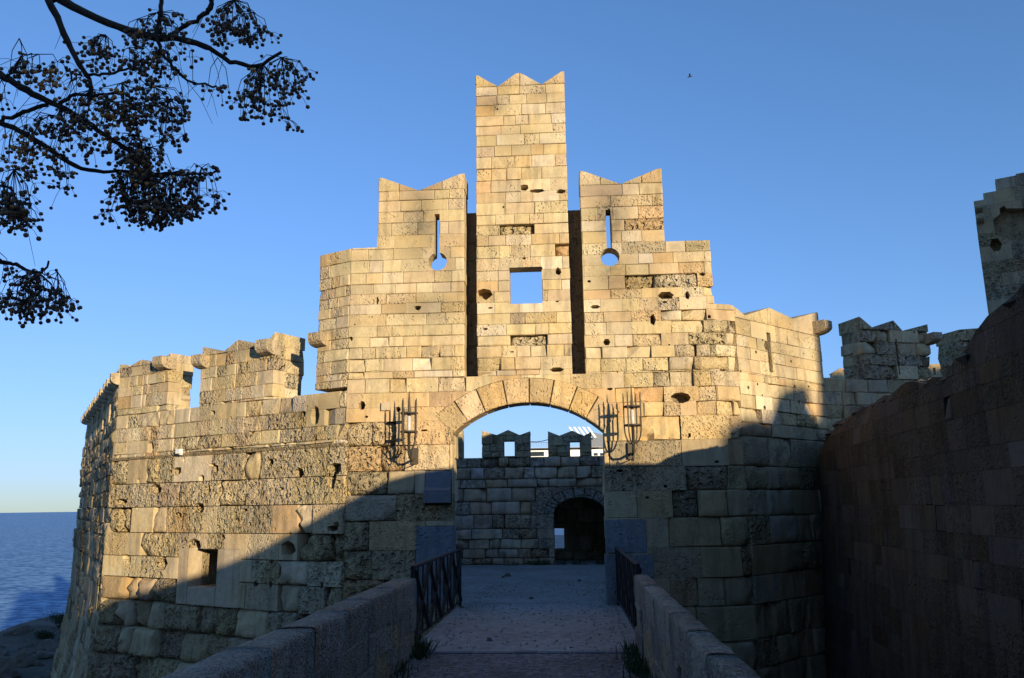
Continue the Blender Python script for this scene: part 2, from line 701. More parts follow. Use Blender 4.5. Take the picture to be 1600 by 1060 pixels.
                    tt = tintf(sm, zm, rg, pp) if tintf else None
                    if whole and abs(n0 - n1) < 1e-6:
                        self.grid_stone(fc, c0, c1, y0, y1, rg, depth, pp, rr, pr, tt, name)
                    else:
                        for grp in islands(pcs):
                            self.poly_stone(fc, grp, rg, depth, pp, prot + .004 * rg.random(), tt or pick_tint(rg, pp), name)

    def core_poly(self, fc, regions, holes, d0, d1):
        if fc.off:
            bands = []
            for r in regions:
                x0_, x1_, y0_, y1_ = bbox(r)
                nb = max(1, int((y1_ - y0_) / .5))
                for i in range(nb):
                    q = inter([(x0_ - 1, y0_ + (y1_ - y0_) * i / nb), (x1_ + 1, y0_ + (y1_ - y0_) * i / nb), (x1_ + 1, y0_ + (y1_ - y0_) * (i + 1) / nb), (x0_ - 1, y0_ + (y1_ - y0_) * (i + 1) / nb)], ccw(r))
                    if q:
                        bands.append(q)
            regions = bands
        for r in regions:
            pcs = [ccw(r)]
            for h in holes:
                pcs = subtract(pcs, ccw(h))
            for p in pcs:
                p = simplify(p)
                n = len(p)
                if n < 3:
                    continue
                vs = [fc.w(s, z, d0) for (s, z) in p] + [fc.w(s, z, d1) for (s, z) in p]
                fs = [tuple(range(n)), tuple(range(2 * n - 1, n - 1, -1))]
                for i in range(n):
                    j = (i + 1) % n
                    fs.append((j, i, n + i, n + j))
                self.core.add(vs, fs)

    def finish(self, limit=290):
        root = self.root
        base = root.location
        named = [i for i in self.items if i[6]]
        plain_ = sorted([i for i in self.items if not i[6]], key=lambda q: -q[0])
        big, small = plain_[:limit], plain_[limit:]
        for it in named + big:
            sz, verts, faces, tint, st, smooth, nm, mat = it
            c = sum(verts, Vector()) / len(verts)
            me = mesh_of(nm or self.name, [v - c for v in verts], faces, mat or (M_ERODED if (self.mat is M_STONE and tint[3] > .72) else self.mat), tint, st, smooth)
            put(nm or self.name, me, root, c - base)
        if small:
            V, Fs, T, S, SM_ = [], [], [], [], []
            for it in small:
                k = len(V)
                V += it[1]
                Fs += [tuple(i + k for i in f) for f in it[2]]
                T += [it[3]] * len(it[1])
                S += it[4]
                SM_ += [it[5]] * len(it[2])
            me = mesh_of('small_' + self.name + '_masonry', [v - base for v in V], Fs, self.mat, T, S)
            me.polygons.foreach_set('use_smooth', SM_)
            o = put('small_' + self.name + '_masonry', me, root)
            o['kind'] = 'stuff'
        if self.core.v:
            o = self.core.build('wall_core', self.core_mat, root)


def courses_px(fc, x, ys):
    return [fc.px(x, y)[1] for y in ys]


def run(z_top, z_bot, h0, h1, rg):
    out = [z_top]
    while out[-1] - z_bot > h1:
        out.append(out[-1] - rg.uniform(h0, h1))
    out.append(z_bot)
    return out


MOAT = -3.6
SEA = -5.2
class BentFace(Face):
    """a face whose right end turns away in an arc after sk"""
    sk, rad = 1e9, .8

    def w(self, s, z, d=0.0):
        if s <= self.sk:
            return Face.w(self, s, z, d)
        th = (s - self.sk) / self.rad
        r_ = max(.02, self.rad - d)
        p = self.p0 + self.u * (self.sk + r_ * math.sin(th)) + self.n * (self.rad - r_ * math.cos(th))
        return Vector((p.x, p.y, z))


# ------------------------------------------------------------------ plan of the place
GP = on_z(703, 946.5, 0.0)
YG = GP.y
G = BentFace((-20, YG), (20, YG))                     # the gate's front


def gx(px, py=700):
    return G.px(px, py)[0] - 20.0


CL = Vector((gx(540), YG, 0))                     # left corner of the front
LD = Vector((math.cos(R(152.8)), math.sin(R(152.8)), 0))


def plane_hit(p, d, px, py=650):
    n = Vector((-d.y, d.x, 0))
    r = ray(px, py)
    t = (p - CP).dot(n) / r.dot(n)
    q = CP + r * t
    return Vector((q.x, q.y, 0))


C1 = plane_hit(CL, LD, 183, 640)                  # far left corner of the curtain wall
WD = Vector((-math.sin(R(35.0)), math.cos(R(35.0)), 0))
C2 = plane_hit(C1, WD, 135, 650)


def batter_left(s, z):
    q = max(0.0, -0.5 - z)
    return 0.05 * q + 0.022 * q * q


LF = Face(C1, CL, batter_left, m0=0.55, m1=0.0)   # left curtain, s from the far corner to the gate
WF = Face(C2, C1, batter_left, m0=0.0, m1=0.55)   # the wall that runs away along the sea
G.sk = G.px(1118, 700)[0]
ARC = G.rad * R(44.0)
CR = G.w(G.sk + ARC, 0)
CR.z = 0
RD = Vector((math.cos(R(44.0)), math.sin(R(44.0)), 0))
E1 = plane_hit(CR, RD, 1284, 560)
RF = Face(CR, CR + RD * ((E1 - CR).length + 1.5))
MD = Vector((math.cos(R(17.0)), math.sin(R(17.0)), 0))
MF = Face(E1, E1 + MD * 7.0)
print('YG', YG, 'C1', C1, 'C2', C2, 'E1', E1)

# ------------------------------------------------------------------ ground, sea
def ground_sheet(name, x0, x1, y0, y1, nx, ny, zf, mat, kind='structure'):
    vs, fs = [], []
    for j in range(ny + 1):
        for i in range(nx + 1):
            x, y = x0 + (x1 - x0) * i / nx, y0 + (y1 - y0) * j / ny
            vs.append((x, y, zf(x, y)))
    for j in range(ny):
        for i in range(nx):
            a = j * (nx + 1) + i
            fs.append((a, a + 1, a + nx + 2, a + nx + 1))
    me = mesh_of(name, vs, fs, mat, smooth=True)
    return structure(name, me)


def ground_material(name, c1, c2, scale, bump, peb=0.0):
    m, nt, b = new_mat(name)
    g = N(nt, 'ShaderNodeNewGeometry')
    P = g.outputs['Position']
    n1 = noise_tex(nt, P, scale, 8, 0.65)
    n2 = noise_tex(nt, P, 0.8, 4)
    n3 = noise_tex(nt, P, scale * 9, 5, 0.7)
    c = mixc(nt, ramp(nt, n2, 0.35, 0.65), c1, c2)
    c = mixc(nt, 1.0, c, ramp(nt, n1, 0.3, 0.7, 0.7, 1.3), 'MULTIPLY')
    h = math_n(nt, 'ADD', n1, math_n(nt, 'MULTIPLY', n3, 0.4))
    if peb:
        vo = N(nt, 'ShaderNodeTexVoronoi', feature='F1')
        vo.inputs['Scale'].default_value = peb
        nt.links.new(P, vo.inputs['Vector'])
        cc = N(nt, 'ShaderNodeSeparateColor')
        nt.links.new(vo.outputs['Color'], cc.inputs[0])
        c = mixc(nt, 1.0, c, ramp(nt, cc.outputs[0], 0, 1, 0.65, 1.35), 'MULTIPLY')
        h = math_n(nt, 'ADD', math_n(nt, 'MULTIPLY', h, 0.4), math_n(nt, 'MULTIPLY', ramp(nt, vo.outputs['Distance'], 0.1, 0.6, 1, 0), 1.3))
    nt.links.new(c, b.inputs['Base Color'])
    b.inputs['Roughness'].default_value = 0.9
    b.inputs['Specular IOR Level'].default_value = 0.2
    bp = N(nt, 'ShaderNodeBump')
    bp.inputs['Distance'].default_value = bump
    nt.links.new(h, bp.inputs['Height'])
    nt.links.new(bp.outputs[0], b.inputs['Normal'])
    return m


M_ROCKG = ground_material('rocky_shore', (0.16, 0.13, 0.10), (0.10, 0.085, 0.065), 6, 0.06)
M_DUST = ground_material('trodden_dust', (0.30, 0.29, 0.28), (0.24, 0.225, 0.21), 7, 0.035)
M_PEB = ground_material('pebble_paving', (0.185, 0.17, 0.17), (0.13, 0.115, 0.115), 9, 0.022, 20.0)


def shore_z(x, y):
    # the moat floor; it drops to the sea towards the left
    e = 26.5 + 1.8 * noise.noise(Vector((x * .12, y * .12, 0)))
    q = -x - e
    z = MOAT + 0.25 * noise.noise(Vector((x * .5, y * .5, 3)))
    z += 0.6 * noise.noise(Vector((x * .25, y * .25, 8))) * (1 if x < -7 else 0.3)
    if q > 0:
        z -= q * 0.40 * (1 + .4 * noise.noise(Vector((x * .7, y * .7, 0))))
    if y > 44 and x < -8:
        z -= (y - 44) * .4
    if y > 55:
        z -= (y - 55) * .8
    return max(z, SEA - 3)


ground_sheet('moat_ground', -48, 40, -25, 62, 150, 150, shore_z, M_ROCKG)
# the yard behind the gate stands on its own fill
yard = Geo()
ypl = [(CL.x + .35, YG + .3), (CR.x - .3, YG + .3), (E1.x - .5, E1.y + .4), (E1.x + 4, E1.y + 1.8), (11.0, YG + 34), (-14.0, YG + 34), (C1.x + .7, C1.y + .5)]
nY = len(ypl)
yard.add([Vector((x_, y_, 0)) for x_, y_ in ypl] + [Vector((x_, y_, MOAT - 2)) for x_, y_ in ypl],
         [tuple(range(nY)), tuple(range(2 * nY - 1, nY - 1, -1))] + [((k + 1) % nY, k, nY + k, nY + (k + 1) % nY) for k in range(nY)])
yo = yard.build('courtyard_ground', M_DUST)
yo['kind'] = 'structure'
XL, XRr = -1.89, 0.775
PAR_END = 10.15
deck = Geo().box(((XL + XRr) / 2, (PAR_END - 8) / 2 + .1, (MOAT - 1) / 2), (XRr - XL + .76, PAR_END + 8.2, 1 - MOAT))
do = deck.build('bridge_deck', M_PEB)
do['kind'] = 'structure'
deck2 = Geo().box(((XL + XRr) / 2, (PAR_END + .22 + YG + .3) / 2, (MOAT - 1) / 2 - .002), (XRr - XL + .3, YG + .3 - PAR_END - .22, .996 - MOAT))
do2 = deck2.build('bridge_landing', M_DUST)
do2['kind'] = 'structure'
# stone threshold strip between the two pavings
rg = random.Random(3)
x = XL - .1
while x < XRr:
    w = rg.uniform(.3, .6)
    g_ = Geo().box((x + w / 2, PAR_END + .155, -0.02 + rg.uniform(0, .008)), (w - .012, .11, .06))
    o = g_.build('kerb_stone', M_MARBLE, do2)
    o.location = g_.v[0] * 0 + sum(g_.v, Vector()) / 8 - do2.location
    x += w

# the sea
m, nt, b = new_mat('sea_water')
g = N(nt, 'ShaderNodeNewGeometry')
mp = N(nt, 'ShaderNodeMapping')
mp.inputs['Scale'].default_value = (1.0, 1.6, 1.0)
nt.links.new(g.outputs['Position'], mp.inputs['Vector'])
w1 = noise_tex(nt, mp.outputs[0], 0.9, 9, 0.62)
w2 = noise_tex(nt, mp.outputs[0], 0.07, 5, 0.55)
hh = math_n(nt, 'ADD', w1, math_n(nt, 'MULTIPLY', w2, 2.5))
bp = N(nt, 'ShaderNodeBump')
bp.inputs['Distance'].default_value = 1.1
bp.inputs['Strength'].default_value = 0.9
nt.links.new(hh, bp.inputs['Height'])
nt.links.new(bp.outputs[0], b.inputs['Normal'])
nt.links.new(mixc(nt, ramp(nt, w1, .42, .60), (0.05, 0.18, 0.40), (0.34, 0.56, 0.80)), b.inputs['Base Color'])  # pale crests put the sky's reflection into the base colour
b.inputs['Roughness'].default_value = 0.3
b.inputs['IOR'].default_value = 1.33
b.inputs['Specular IOR Level'].default_value = 0.09
b.inputs['Specular IOR Level'].default_value = 0.0
gl = N(nt, 'ShaderNodeBsdfGlossy')
gl.inputs['Roughness'].default_value = 0.32
nt.links.new(bp.outputs[0], gl.inputs['Normal'])
ms = N(nt, 'ShaderNodeMixShader')
ms.inputs[0].default_value = 0.10
nt.links.new(b.outputs[0], ms.inputs[1])
nt.links.new(gl.outputs[0], ms.inputs[2])
nt.links.new(ms.outputs[0], nt.nodes['Material Output'].inputs['Surface'])
M_SEA = m
S = 20000
me = mesh_of('sea', [(-S, -S, 0), (S, -S, 0), (S, S, 0), (-S, S, 0)], [(0, 1, 2, 3)], M_SEA)
structure('sea', me, (0, 0, SEA))

# ------------------------------------------------------------------ the gate
gate = thing('gatehouse', 'tall sunlit sandstone gate with stepped top, notched central tower and wide low arch', 'gate', (gx(825), YG, 0))
GM = Masonry(gate)
rg = random.Random(11)
for (px, py, rx, rz, k) in [(655, 345, .34, .8, 1.3), (665, 480, .7, .3, .9), (955, 330, .32, .7, 1.4), (960, 430, .4, .5, 1.0), (765, 165, .3, .28, 1.3), (800, 215, .5, .3, .7), (700, 420, .2, .9, .6), (1010, 420, .25, .6, .6),
                            (845, 145, .25, .16, .7), (850, 225, .22, .18, .6), (775, 365, .3, .3, .35), (1075, 385, .5, .12, .9), (655, 292, .8, .1, .6),
                            (970, 286, .8, .1, .6), (780, 133, .35, .1, .6), (845, 130, .3, .1, .6), (560, 410, .4, .18, .5), (575, 720, .2, .5, .25)]:
    s, z = G.px(px, py)
    GM.stains.append((G.w(s, z), rx, rz, k))


def gp(pts):
    return G.poly(pts)


def zpx(y, x=810):
    return G.px(x, y)[1]


def sx(x, y):
    return G.px(x, y)[0]


def rect_px(x0, y0, x1, y1, ya=None, yb=None):
    """upright rectangle whose sides are measured mid-height"""
    ym = (y0 + y1) / 2
    s0, s1 = sx(x0, ym), sx(x1, ym)
    xm = (x0 + x1) / 2
    a, b_ = zpx(y1, xm), zpx(y0, xm)
    return [(s0, a), (s1, a), (s1, b_), (s0, b_)]


def circ(cs, cz, r, n=14, squash=1.0):
    return [(cs + r * math.cos(2 * math.pi * i / n), cz + r * squash * math.sin(2 * math.pi * i / n)) for i in range(n)]


def loss(c, r_, rgx):
    """an angular hollow, wider than tall or the reverse, like a broken stone corner"""
    w_, h_ = r_ * rgx.uniform(.7, 2.2), r_ * rgx.uniform(.5, 1.5)
    return [(c[0] + x_ * w_ * rgx.uniform(.75, 1.1), c[1] + y_ * h_ * rgx.uniform(.75, 1.1)) for x_, y_ in ((1, -.2), (.8, .7), (-.1, 1), (-.9, .6), (-.9, -.6), (.3, -1))]


# main verticals of the composition, as wall coordinates
T0, T1 = sx(744, 350), sx(888.5, 350)             # central tower
SL0, SR1 = sx(726, 430), sx(910, 430)             # inner edges of the two turrets
B0, D1 = sx(590.5, 330), sx(1037, 330)            # outer edges of the turrets
Z0 = MOAT - .3
ZLOW = zpx(587)                                   # bottom of the slots
ZT = zpx(134)
ZB = zpx(298, 655)
ZC = zpx(388, 565)
ZD = zpx(288, 970)
ZE = zpx(376, 1080)
ZF = zpx(474, 1125)
E1s = sx(1113, 430)
GL, GR_ = sx(540, 700), G.sk + ARC
tri_c = [[(T0, ZT), (sx(778, 134), ZT), (T0, zpx(116, 742))],
         [(sx(778, 134), ZT), (sx(846, 134), ZT), (sx(810, 120), zpx(112))],
         [(sx(846, 134), ZT), (T1, ZT), (T1, zpx(109, 881))]]
tri_b = [[(B0, ZB), (sx(655, 298), ZB), (B0, zpx(276, 592))], [(sx(655, 298), ZB), (SL0, ZB), (SL0, zpx(269, 722))]]
tri_d = [[(SR1, ZD), (sx(970, 288), ZD), (SR1, zpx(265, 907))], [(sx(970, 288), ZD), (D1, ZD), (D1, zpx(261, 1033))]]
regA = [(T0, ZLOW), (T1, ZLOW), (T1, ZT), (T0, ZT)]
regB = [(B0, ZC), (SL0, ZC), (SL0, ZB), (B0, ZB)]
regC = [(GL, ZLOW), (SL0, ZLOW), (SL0, ZC), (GL, ZC)]
regD = [(SR1, ZE), (D1, ZE), (D1, ZD), (SR1, ZD)]
regE = [(SR1, ZF), (E1s, ZF), (E1s, ZE), (SR1, ZE)]
regF = [(SR1, ZLOW), (GR_, ZLOW), (GR_, ZF), (SR1, ZF)]
regG = [(GL, Z0), (GR_, Z0), (GR_, ZLOW), (GL, ZLOW)]
# openings
win = rect_px(796, 418, 847, 475)
loopL = [rect_px(679, 335, 687, 398), circ(*G.px(684, 409), .185)]
loopR = [rect_px(947, 328, 955, 388), circ(*G.px(953, 402), .185)]
JL, JR = sx(707, 760), sx(946, 760)
ZSP = zpx(676, 826)
hw = (JR - JL) / 2
sag = zpx(629, 830) - ZSP
RA = (hw * hw + sag * sag) / (2 * sag)
cxA, czA = (JL + JR) / 2, ZSP + sag - RA
a0 = math.asin(hw / RA)
arch_open = [(JL, -0.01), (JR, -0.01)] + [(cxA + RA * math.sin(a0 - 2 * a0 * i / 16), czA + RA * math.cos(a0 - 2 * a0 * i / 16)) for i in range(17)]
RO = RA + 0.47
a1 = a0 * 1.0
ring_seg = [(cxA + RO * math.sin(a1 - 2 * a1 * i / 16), czA + RO * math.cos(a1 - 2 * a1 * i / 16)) for i in range(17)]
jamb_blocks = [rect_px(650, 822, 707, 946), rect_px(947, 812, 1010, 865), rect_px(947, 867, 1022, 946)]
ledge_blk = rect_px(664, 735, 706, 790)
niche = [circ(*G.px(1063, 622), .19, 9, .55), circ(*G.px(566, 634), .07, 7, 1.3), loss(G.px(757, 460), .11, rg), loss(G.px(838, 299), .09, rg), loss(G.px(820, 294), .06, rg),
         loss(G.px(876, 300), .09, rg), loss(G.px(872, 425), .08, rg), circ(*G.px(548, 530), .05, 6), circ(*G.px(948, 535), .07, 6),
         circ(*G.px(1040, 462), .16, 6, .5), circ(*G.px(1074, 462), .05, 5, 1.8), circ(*G.px(622, 640), .06, 5), circ(*G.px(1020, 500), .06, 5, 2),
         circ(*G.px(930, 480), .1, 6, .4), circ(*G.px(870, 578), .14, 6, .35), circ(*G.px(590, 470), .03, 5, 3.), circ(*G.px(845, 420), .04, 5)]
for _ in range(30):       # small losses along the joints
    niche.append(loss(G.px(rg.uniform(545, 1130), rg.uniform(400, 800)), rg.uniform(.015, .04), rg))
for _ in range(5):
    niche.append(loss(G.px(rg.uniform(750, 885), rg.uniform(150, 560)), rg.uniform(.015, .035), rg))
holes = [win, arch_open, ring_seg] + loopL + loopR + jamb_blocks + [ledge_blk] + niche
Hs = [h for h in holes]
wid_up = lambda z: (0.24, 0.62)


def rough_g(s, z):
    X = s - 20
    if z < zpx(650):
        return 0.75 if X < gx(640) else (0.35 if z > 1.3 else 0.42)
    e = 0.10
    if X > gx(1010) and z < zpx(440):
        e = 0.36
    if z < zpx(520):
        e = max(e, .2)
    return e


def pit_g(s, z):
    X = s - 20
    if z < zpx(650):
        return 1.0 if X < gx(640) else 0.6
    return 0.28 if X < gx(1010) else 0.5


GM.lay(G, [regA], run(ZT, ZLOW, .19, .26, rg), wid_up, rg, Hs, pit=pit_g, rough=rough_g, skip=.012)
coursesBC = run(ZB, ZLOW, .19, .27, rg)
GM.lay(G, [regB, regC], coursesBC, wid_up, rg, Hs, pit=pit_g, rough=rough_g, skip=.012)
coursesD = run(ZD, ZLOW, .19, .27, rg)
GM.lay(G, [regD, regE, regF], coursesD, wid_up, rg, Hs, pit=pit_g, rough=rough_g, skip=.02)
low = [ZLOW, zpx(610), zpx(633), zpx(655), zpx(692), zpx(733), zpx(770), zpx(812), zpx(858), zpx(905), zpx(950), zpx(1005)]
low = low + run(low[-1], Z0, .45, .6, rg)[1:]


def wid_low(z):
    if z > zpx(650):
        return (.28, .6)
    return (.45, 1.0)


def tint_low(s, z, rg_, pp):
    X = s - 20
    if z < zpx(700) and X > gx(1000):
        t = pick_tint(rg_, pp, .62)  # stones in the shaded lower zone tinted darker to deepen the shade
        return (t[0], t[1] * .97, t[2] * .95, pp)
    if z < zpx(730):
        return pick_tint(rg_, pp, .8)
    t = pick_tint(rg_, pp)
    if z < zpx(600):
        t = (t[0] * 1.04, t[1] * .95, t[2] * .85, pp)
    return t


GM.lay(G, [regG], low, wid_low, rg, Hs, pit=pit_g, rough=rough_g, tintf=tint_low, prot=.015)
# coping triangles, their tips worn off
def blunt(t, k=.035):
    zt_ = max(q[1] for q in t)
    zb_ = min(q[1] for q in t)
    return inter(ccw(t), [(-99, zb_ - 1), (99, zb_ - 1), (99, zt_ - k), (-99, zt_ - k)])


for t in [blunt(t_) for t_ in tri_c + tri_b + tri_d]:
    bb = bbox(t)
    if bb[1] - bb[0] > .7:
        mid = (bb[0] + bb[1]) / 2
        for q in (inter(ccw(t), [(bb[0], bb[2] - 1), (mid - .004, bb[2] - 1), (mid - .004, bb[3] + 1), (bb[0], bb[3] + 1)]),
                  inter(ccw(t), [(mid + .004, bb[2] - 1), (bb[1], bb[2] - 1), (bb[1], bb[3] + 1), (mid + .004, bb[3] + 1)])):
            GM.poly_stone(G, [q], rg, .6, .4, .014, name='coping_stone')
    else:
        GM.poly_stone(G, [ccw(t)], rg, .6, .4, .014, name='coping_stone')
# voussoirs
nv = 8
angs = [-a0 + 2 * a0 * (i / nv) + (rg.uniform(-.02, .02) if 0 < i < nv else 0) for i in range(nv + 1)]
for i in range(nv):
    b0, b1 = angs[i] + .004, angs[i + 1] - .004
    ro = RO - .003 - rg.uniform(0, .008)
    pts = []
    for k in range(4):
        a = b0 + (b1 - b0) * k / 3
        pts.append((cxA + (RA + rg.uniform(0, .01)) * math.sin(a), czA + RA * math.cos(a)))
    for k in range(4):
        a = b1 - (b1 - b0) * k / 3
        pts.append((cxA + ro * math.sin(a), czA + ro * math.cos(a)))
    t = pick_tint(rg, .5)
    GM.poly_stone(G, [ccw(pts)], rg, .5, .5, .03 + rg.uniform(0, .015), tint=(t[0] * 1.03, t[1] * .93, t[2] * .82, .5), name='arch_stone')
for jb, nm in zip(jamb_blocks, ['marble_block'] * 3):
    bb = bbox(jb)
    GM.grid_stone(G, bb[0] + .004, bb[1] - .002, bb[2] + .004, bb[3] - .004, rg, .5, .1, .06, .035, tint=(.17, .185, .205, .45), name=nm)
# projecting console block beside the arch: sloping top, deep front
bb = bbox(ledge_blk)
cg = Geo()
xa, xb, za, zb = bb[0] + .01, bb[1] - .01, bb[2] + .02, bb[3] - .01
zmid = za + (zb - za) * .42
cg.add([G.w(xa, za, .2), G.w(xb, za, .2), G.w(xb, za + .03, -.2), G.w(xa, za + .03, -.2), G.w(xb, zmid, -.22), G.w(xa, zmid, -.22),
        G.w(xb, zmid + .05, -.05), G.w(xa, zmid + .05, -.05), G.w(xb, zb, 0.01), G.w(xa, zb, 0.01), G.w(xb, zb, .2), G.w(xa, zb, .2)],
       [(3, 2, 4, 5), (5, 4, 6, 7), (7, 6, 8, 9), (9, 8, 10, 11), (0, 1, 2, 3), (0, 3, 5, 7, 9, 11), (1, 10, 8, 6, 4, 2)])
cg.build('console_block', M_MARBLE, gate)
# jamb returns (inner cheeks) and cores
for xs, sg in ((JL, -1), (JR, 1)):
    fcJ = Face((xs - 20, YG + .70), (xs - 20, YG)) if sg > 0 else Face((xs - 20, YG), (xs - 20, YG + .70))
    # stones seen edge-on lining the passage
    GM.lay(fcJ, [[(.295, 0), (.70, 0), (.70, ZSP), (.295, ZSP)]] if sg < 0 else [[(0, 0), (.405, 0), (.405, ZSP), (0, ZSP)]],
           run(ZSP, 0, .3, .45, rg), lambda z: (.25, .5), rg, depth=.2, rough=lambda s, z: .2)


def grow(h, k):
    bb = bbox(h)
    c = ((bb[0] + bb[1]) / 2, (bb[2] + bb[3]) / 2)
    return [(c[0] + (p[0] - c[0]) * (1 + k / max(.05, (bb[1] - bb[0]) / 2)), c[1] + (p[1] - c[1]) * (1 + k / max(.05, (bb[3] - bb[2]) / 2))) for p in h]


open_core = [(JL - .06, -0.01), (JR + .06, -0.01), (JR + .06, ZSP)] + [(cxA + (RA + .4) * math.sin(a0 - 2 * a0 * i / 10) * .98, czA + (RA + .4) * math.cos(a0 - 2 * a0 * i / 10)) for i in range(1, 10)] + [(JL - .06, ZSP)]
core_holes = [grow(win, .16), open_core] + [grow(h, .12) for h in loopL + loopR]
GM.core_poly(G, [[(bb_[0] + .02, bb_[2] - .03), (min(G.sk, bb_[1] - .02), bb_[2] - .03), (min(G.sk, bb_[1] - .02), bb_[3] - .02), (bb_[0] + .02, bb_[3] - .02)] for bb_ in map(bbox, (regA, regB, regC, regD, regE, regF))], core_holes, .27, .64)
GM.core_poly(G, [[(GL - .2, Z0), (G.sk, Z0), (G.sk, ZLOW), (GL - .2, ZLOW)]], core_holes, .27, .74)
# back walls of the two deep slots
for (a_, b_, yt) in ((SL0, T0, 315), (T1, SR1, 310)):
    GM.core_poly(G, [[(a_ - .3, ZLOW), (b_ + .3, ZLOW), (b_ + .3, zpx(yt, 730 if a_ < T0 else 900)), (a_ - .3, zpx(yt, 730 if a_ < T0 else 900))]], [], .66, .95)
# left return of the gate above the curtain, same line as the curtain wall
ZCUR = LF.px(497, 610)[1]
sF0, sF1 = LF.px(497, 500)[0], LF.L
ZFc = LF.px(520, 394)[1]
GM.lay(LF, [[(sF0, ZCUR), (sF1, ZCUR), (sF1, ZC), (sF0, ZC)]], [ZC] + [z for z in coursesBC + low[1:] if ZCUR + .08 < z < ZC - .08] + [ZCUR], lambda z: (.2, .46), rg,
       pit=lambda s, z: .7, rough=lambda s, z: .12, depth=.25)
GM.core_poly(LF, [[(sF0, ZCUR), (sF1 - .05, ZCUR), (sF1 - .05, ZC), (sF0, ZC)]], [], .24, .95)
# right return, curving away behind
rz_top = ZF
notch = [RF.px(1163, 493), RF.px(1201, 481), RF.px(1238, 498), RF.px(1276, 488)]
zn = RF.px(1238, 517)[1]
sR1 = RF.px(1284, 560)[0]
ZM0 = MF.px(1300, 590)[1]
slit = [RF.px(1199, 551), RF.px(1205, 551)]
slr = [(RF.px(1199, 551)[0], RF.px(1203, 582)[1]), (RF.px(1205, 551)[0], RF.px(1203, 582)[1]), (RF.px(1205, 551)[0], RF.px(1203, 521)[1]), (RF.px(1199, 551)[0], RF.px(1203, 521)[1])]
for (px, py, rx, rz, k) in [(1180, 520, .35, .35, .6), (1235, 560, .3, .35, .7), (1255, 525, .4, .15, .6), (1240, 500, .6, .12, .7), (1165, 500, .3, .1, .6)]:
    s, z = RF.px(px, py)
    GM.stains.append((RF.w(s, z), rx, rz, k))
rr_reg = [(0, zn - 1.2), (sR1, zn - 1.2), (sR1, zn), (0, zn)]
rl_reg = [(0, Z0), (sR1 + .6, Z0), (sR1 + .6, zn - 1.2), (0, zn - 1.2)]
rniche = [circ(*RF.px(1197, 541), .10, 6, 1.1)] + [circ(*RF.px(rg.uniform(1140, 1275), rg.uniform(530, 640)), rg.uniform(.02, .05), 5) for _ in range(14)]
GM.lay(RF, [rr_reg], [zn] + [z for z in coursesD if zn - 1.12 < z < zn - .08] + [zn - 1.2], lambda z: (.28, .6), rg, [slr] + rniche, pit=lambda s, z: .3, rough=lambda s, z: .1)
zr = zn - 1.2
lowR = [zr, zr - .27, zr - .53, zr - .79, zr - 1.05]
lowR = lowR + [z for z in low if z < zr - 1.3]
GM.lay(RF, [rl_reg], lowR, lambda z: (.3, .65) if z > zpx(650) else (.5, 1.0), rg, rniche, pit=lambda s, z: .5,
       rough=lambda s, z: .2 if z > zpx(650) else .4, tintf=tint_low and (lambda s, z, r_, pp: pick_tint(r_, pp, 1.0 if z > zpx(655) else .62)))  # shaded foot of the return tinted darker in the same way
cop = [(0.0, ZF - .02)] + [RF.px(1163, 493), RF.px(1201, 481), RF.px(1238, 498), RF.px(1276, 488)]
cop.append((sR1 - .01, cop[-1][1] - .02))
for i in range(len(cop) - 1):
    a_, c_ = cop[i], cop[i + 1]
    GM.poly_stone(RF, [ccw([(a_[0] + .003, zn + .004), (c_[0] - .003, zn + .004), (c_[0] - .003, c_[1]), (a_[0] + .003, a_[1])])], rg, .6, .4, .014, name='coping_stone')
for i in range(4):
    a_, c_ = G.sk + ARC * i / 4, G.sk + ARC * (i + 1) / 4
    GM.core_poly(G, [[(a_, Z0), (c_, Z0), (c_, ZF - .02), (a_, ZF - .02)]], [], .3, .7)
GM.core_poly(RF, [rr_reg], [], .30, .7)
GM.core_poly(RF, [rl_reg], [], .26, .9)
GM.finish()


def corbel(parent, fc, s, z, w=.26, h=.24, out=.32, name='corbel'):
    """a projecting stone with a rounded underside"""
    prof = [(0.15, h / 2), (-out, h / 2), (-out, 0.0)] + [(-out * math.cos(R(a)), -h * .5 * math.sin(R(a))) for a in (20, 45, 70, 90)] + [(0.15, -h / 2)]
    n = len(prof)
    gg = Geo()
    vs = [fc.w(s - w / 2, z + q[1], q[0]) for q in prof] + [fc.w(s + w / 2, z + q[1], q[0]) for q in prof]
    gg.add(vs, [tuple(range(n)), tuple(range(2 * n - 1, n - 1, -1))] + [(i, (i + 1) % n, n + (i + 1) % n, n + i) for i in range(n)])
    base = parent.location
    c = sum(gg.v, Vector()) / len(gg.v)
    me = mesh_of(name, [v - c for v in gg.v], gg.f, M_STONE, (.47, .38, .25, .6), [0.0] * len(gg.v))
    return put(name, me, parent, c - base)


s, z = RF.px(1274, 514)
corbel(gate, RF, sR1 - .14, z, w=.3, h=.27, out=.3)
s, z = LF.px(499, 533)
corbel(gate, LF, sF0 + .12, z, w=.34, h=.26, out=.22)
s, z = G.px(604, 636)
Geo().box(G.w(s, z, -.03), (.17, .09, .15)).build('projecting_block', M_PLASTER, gate)

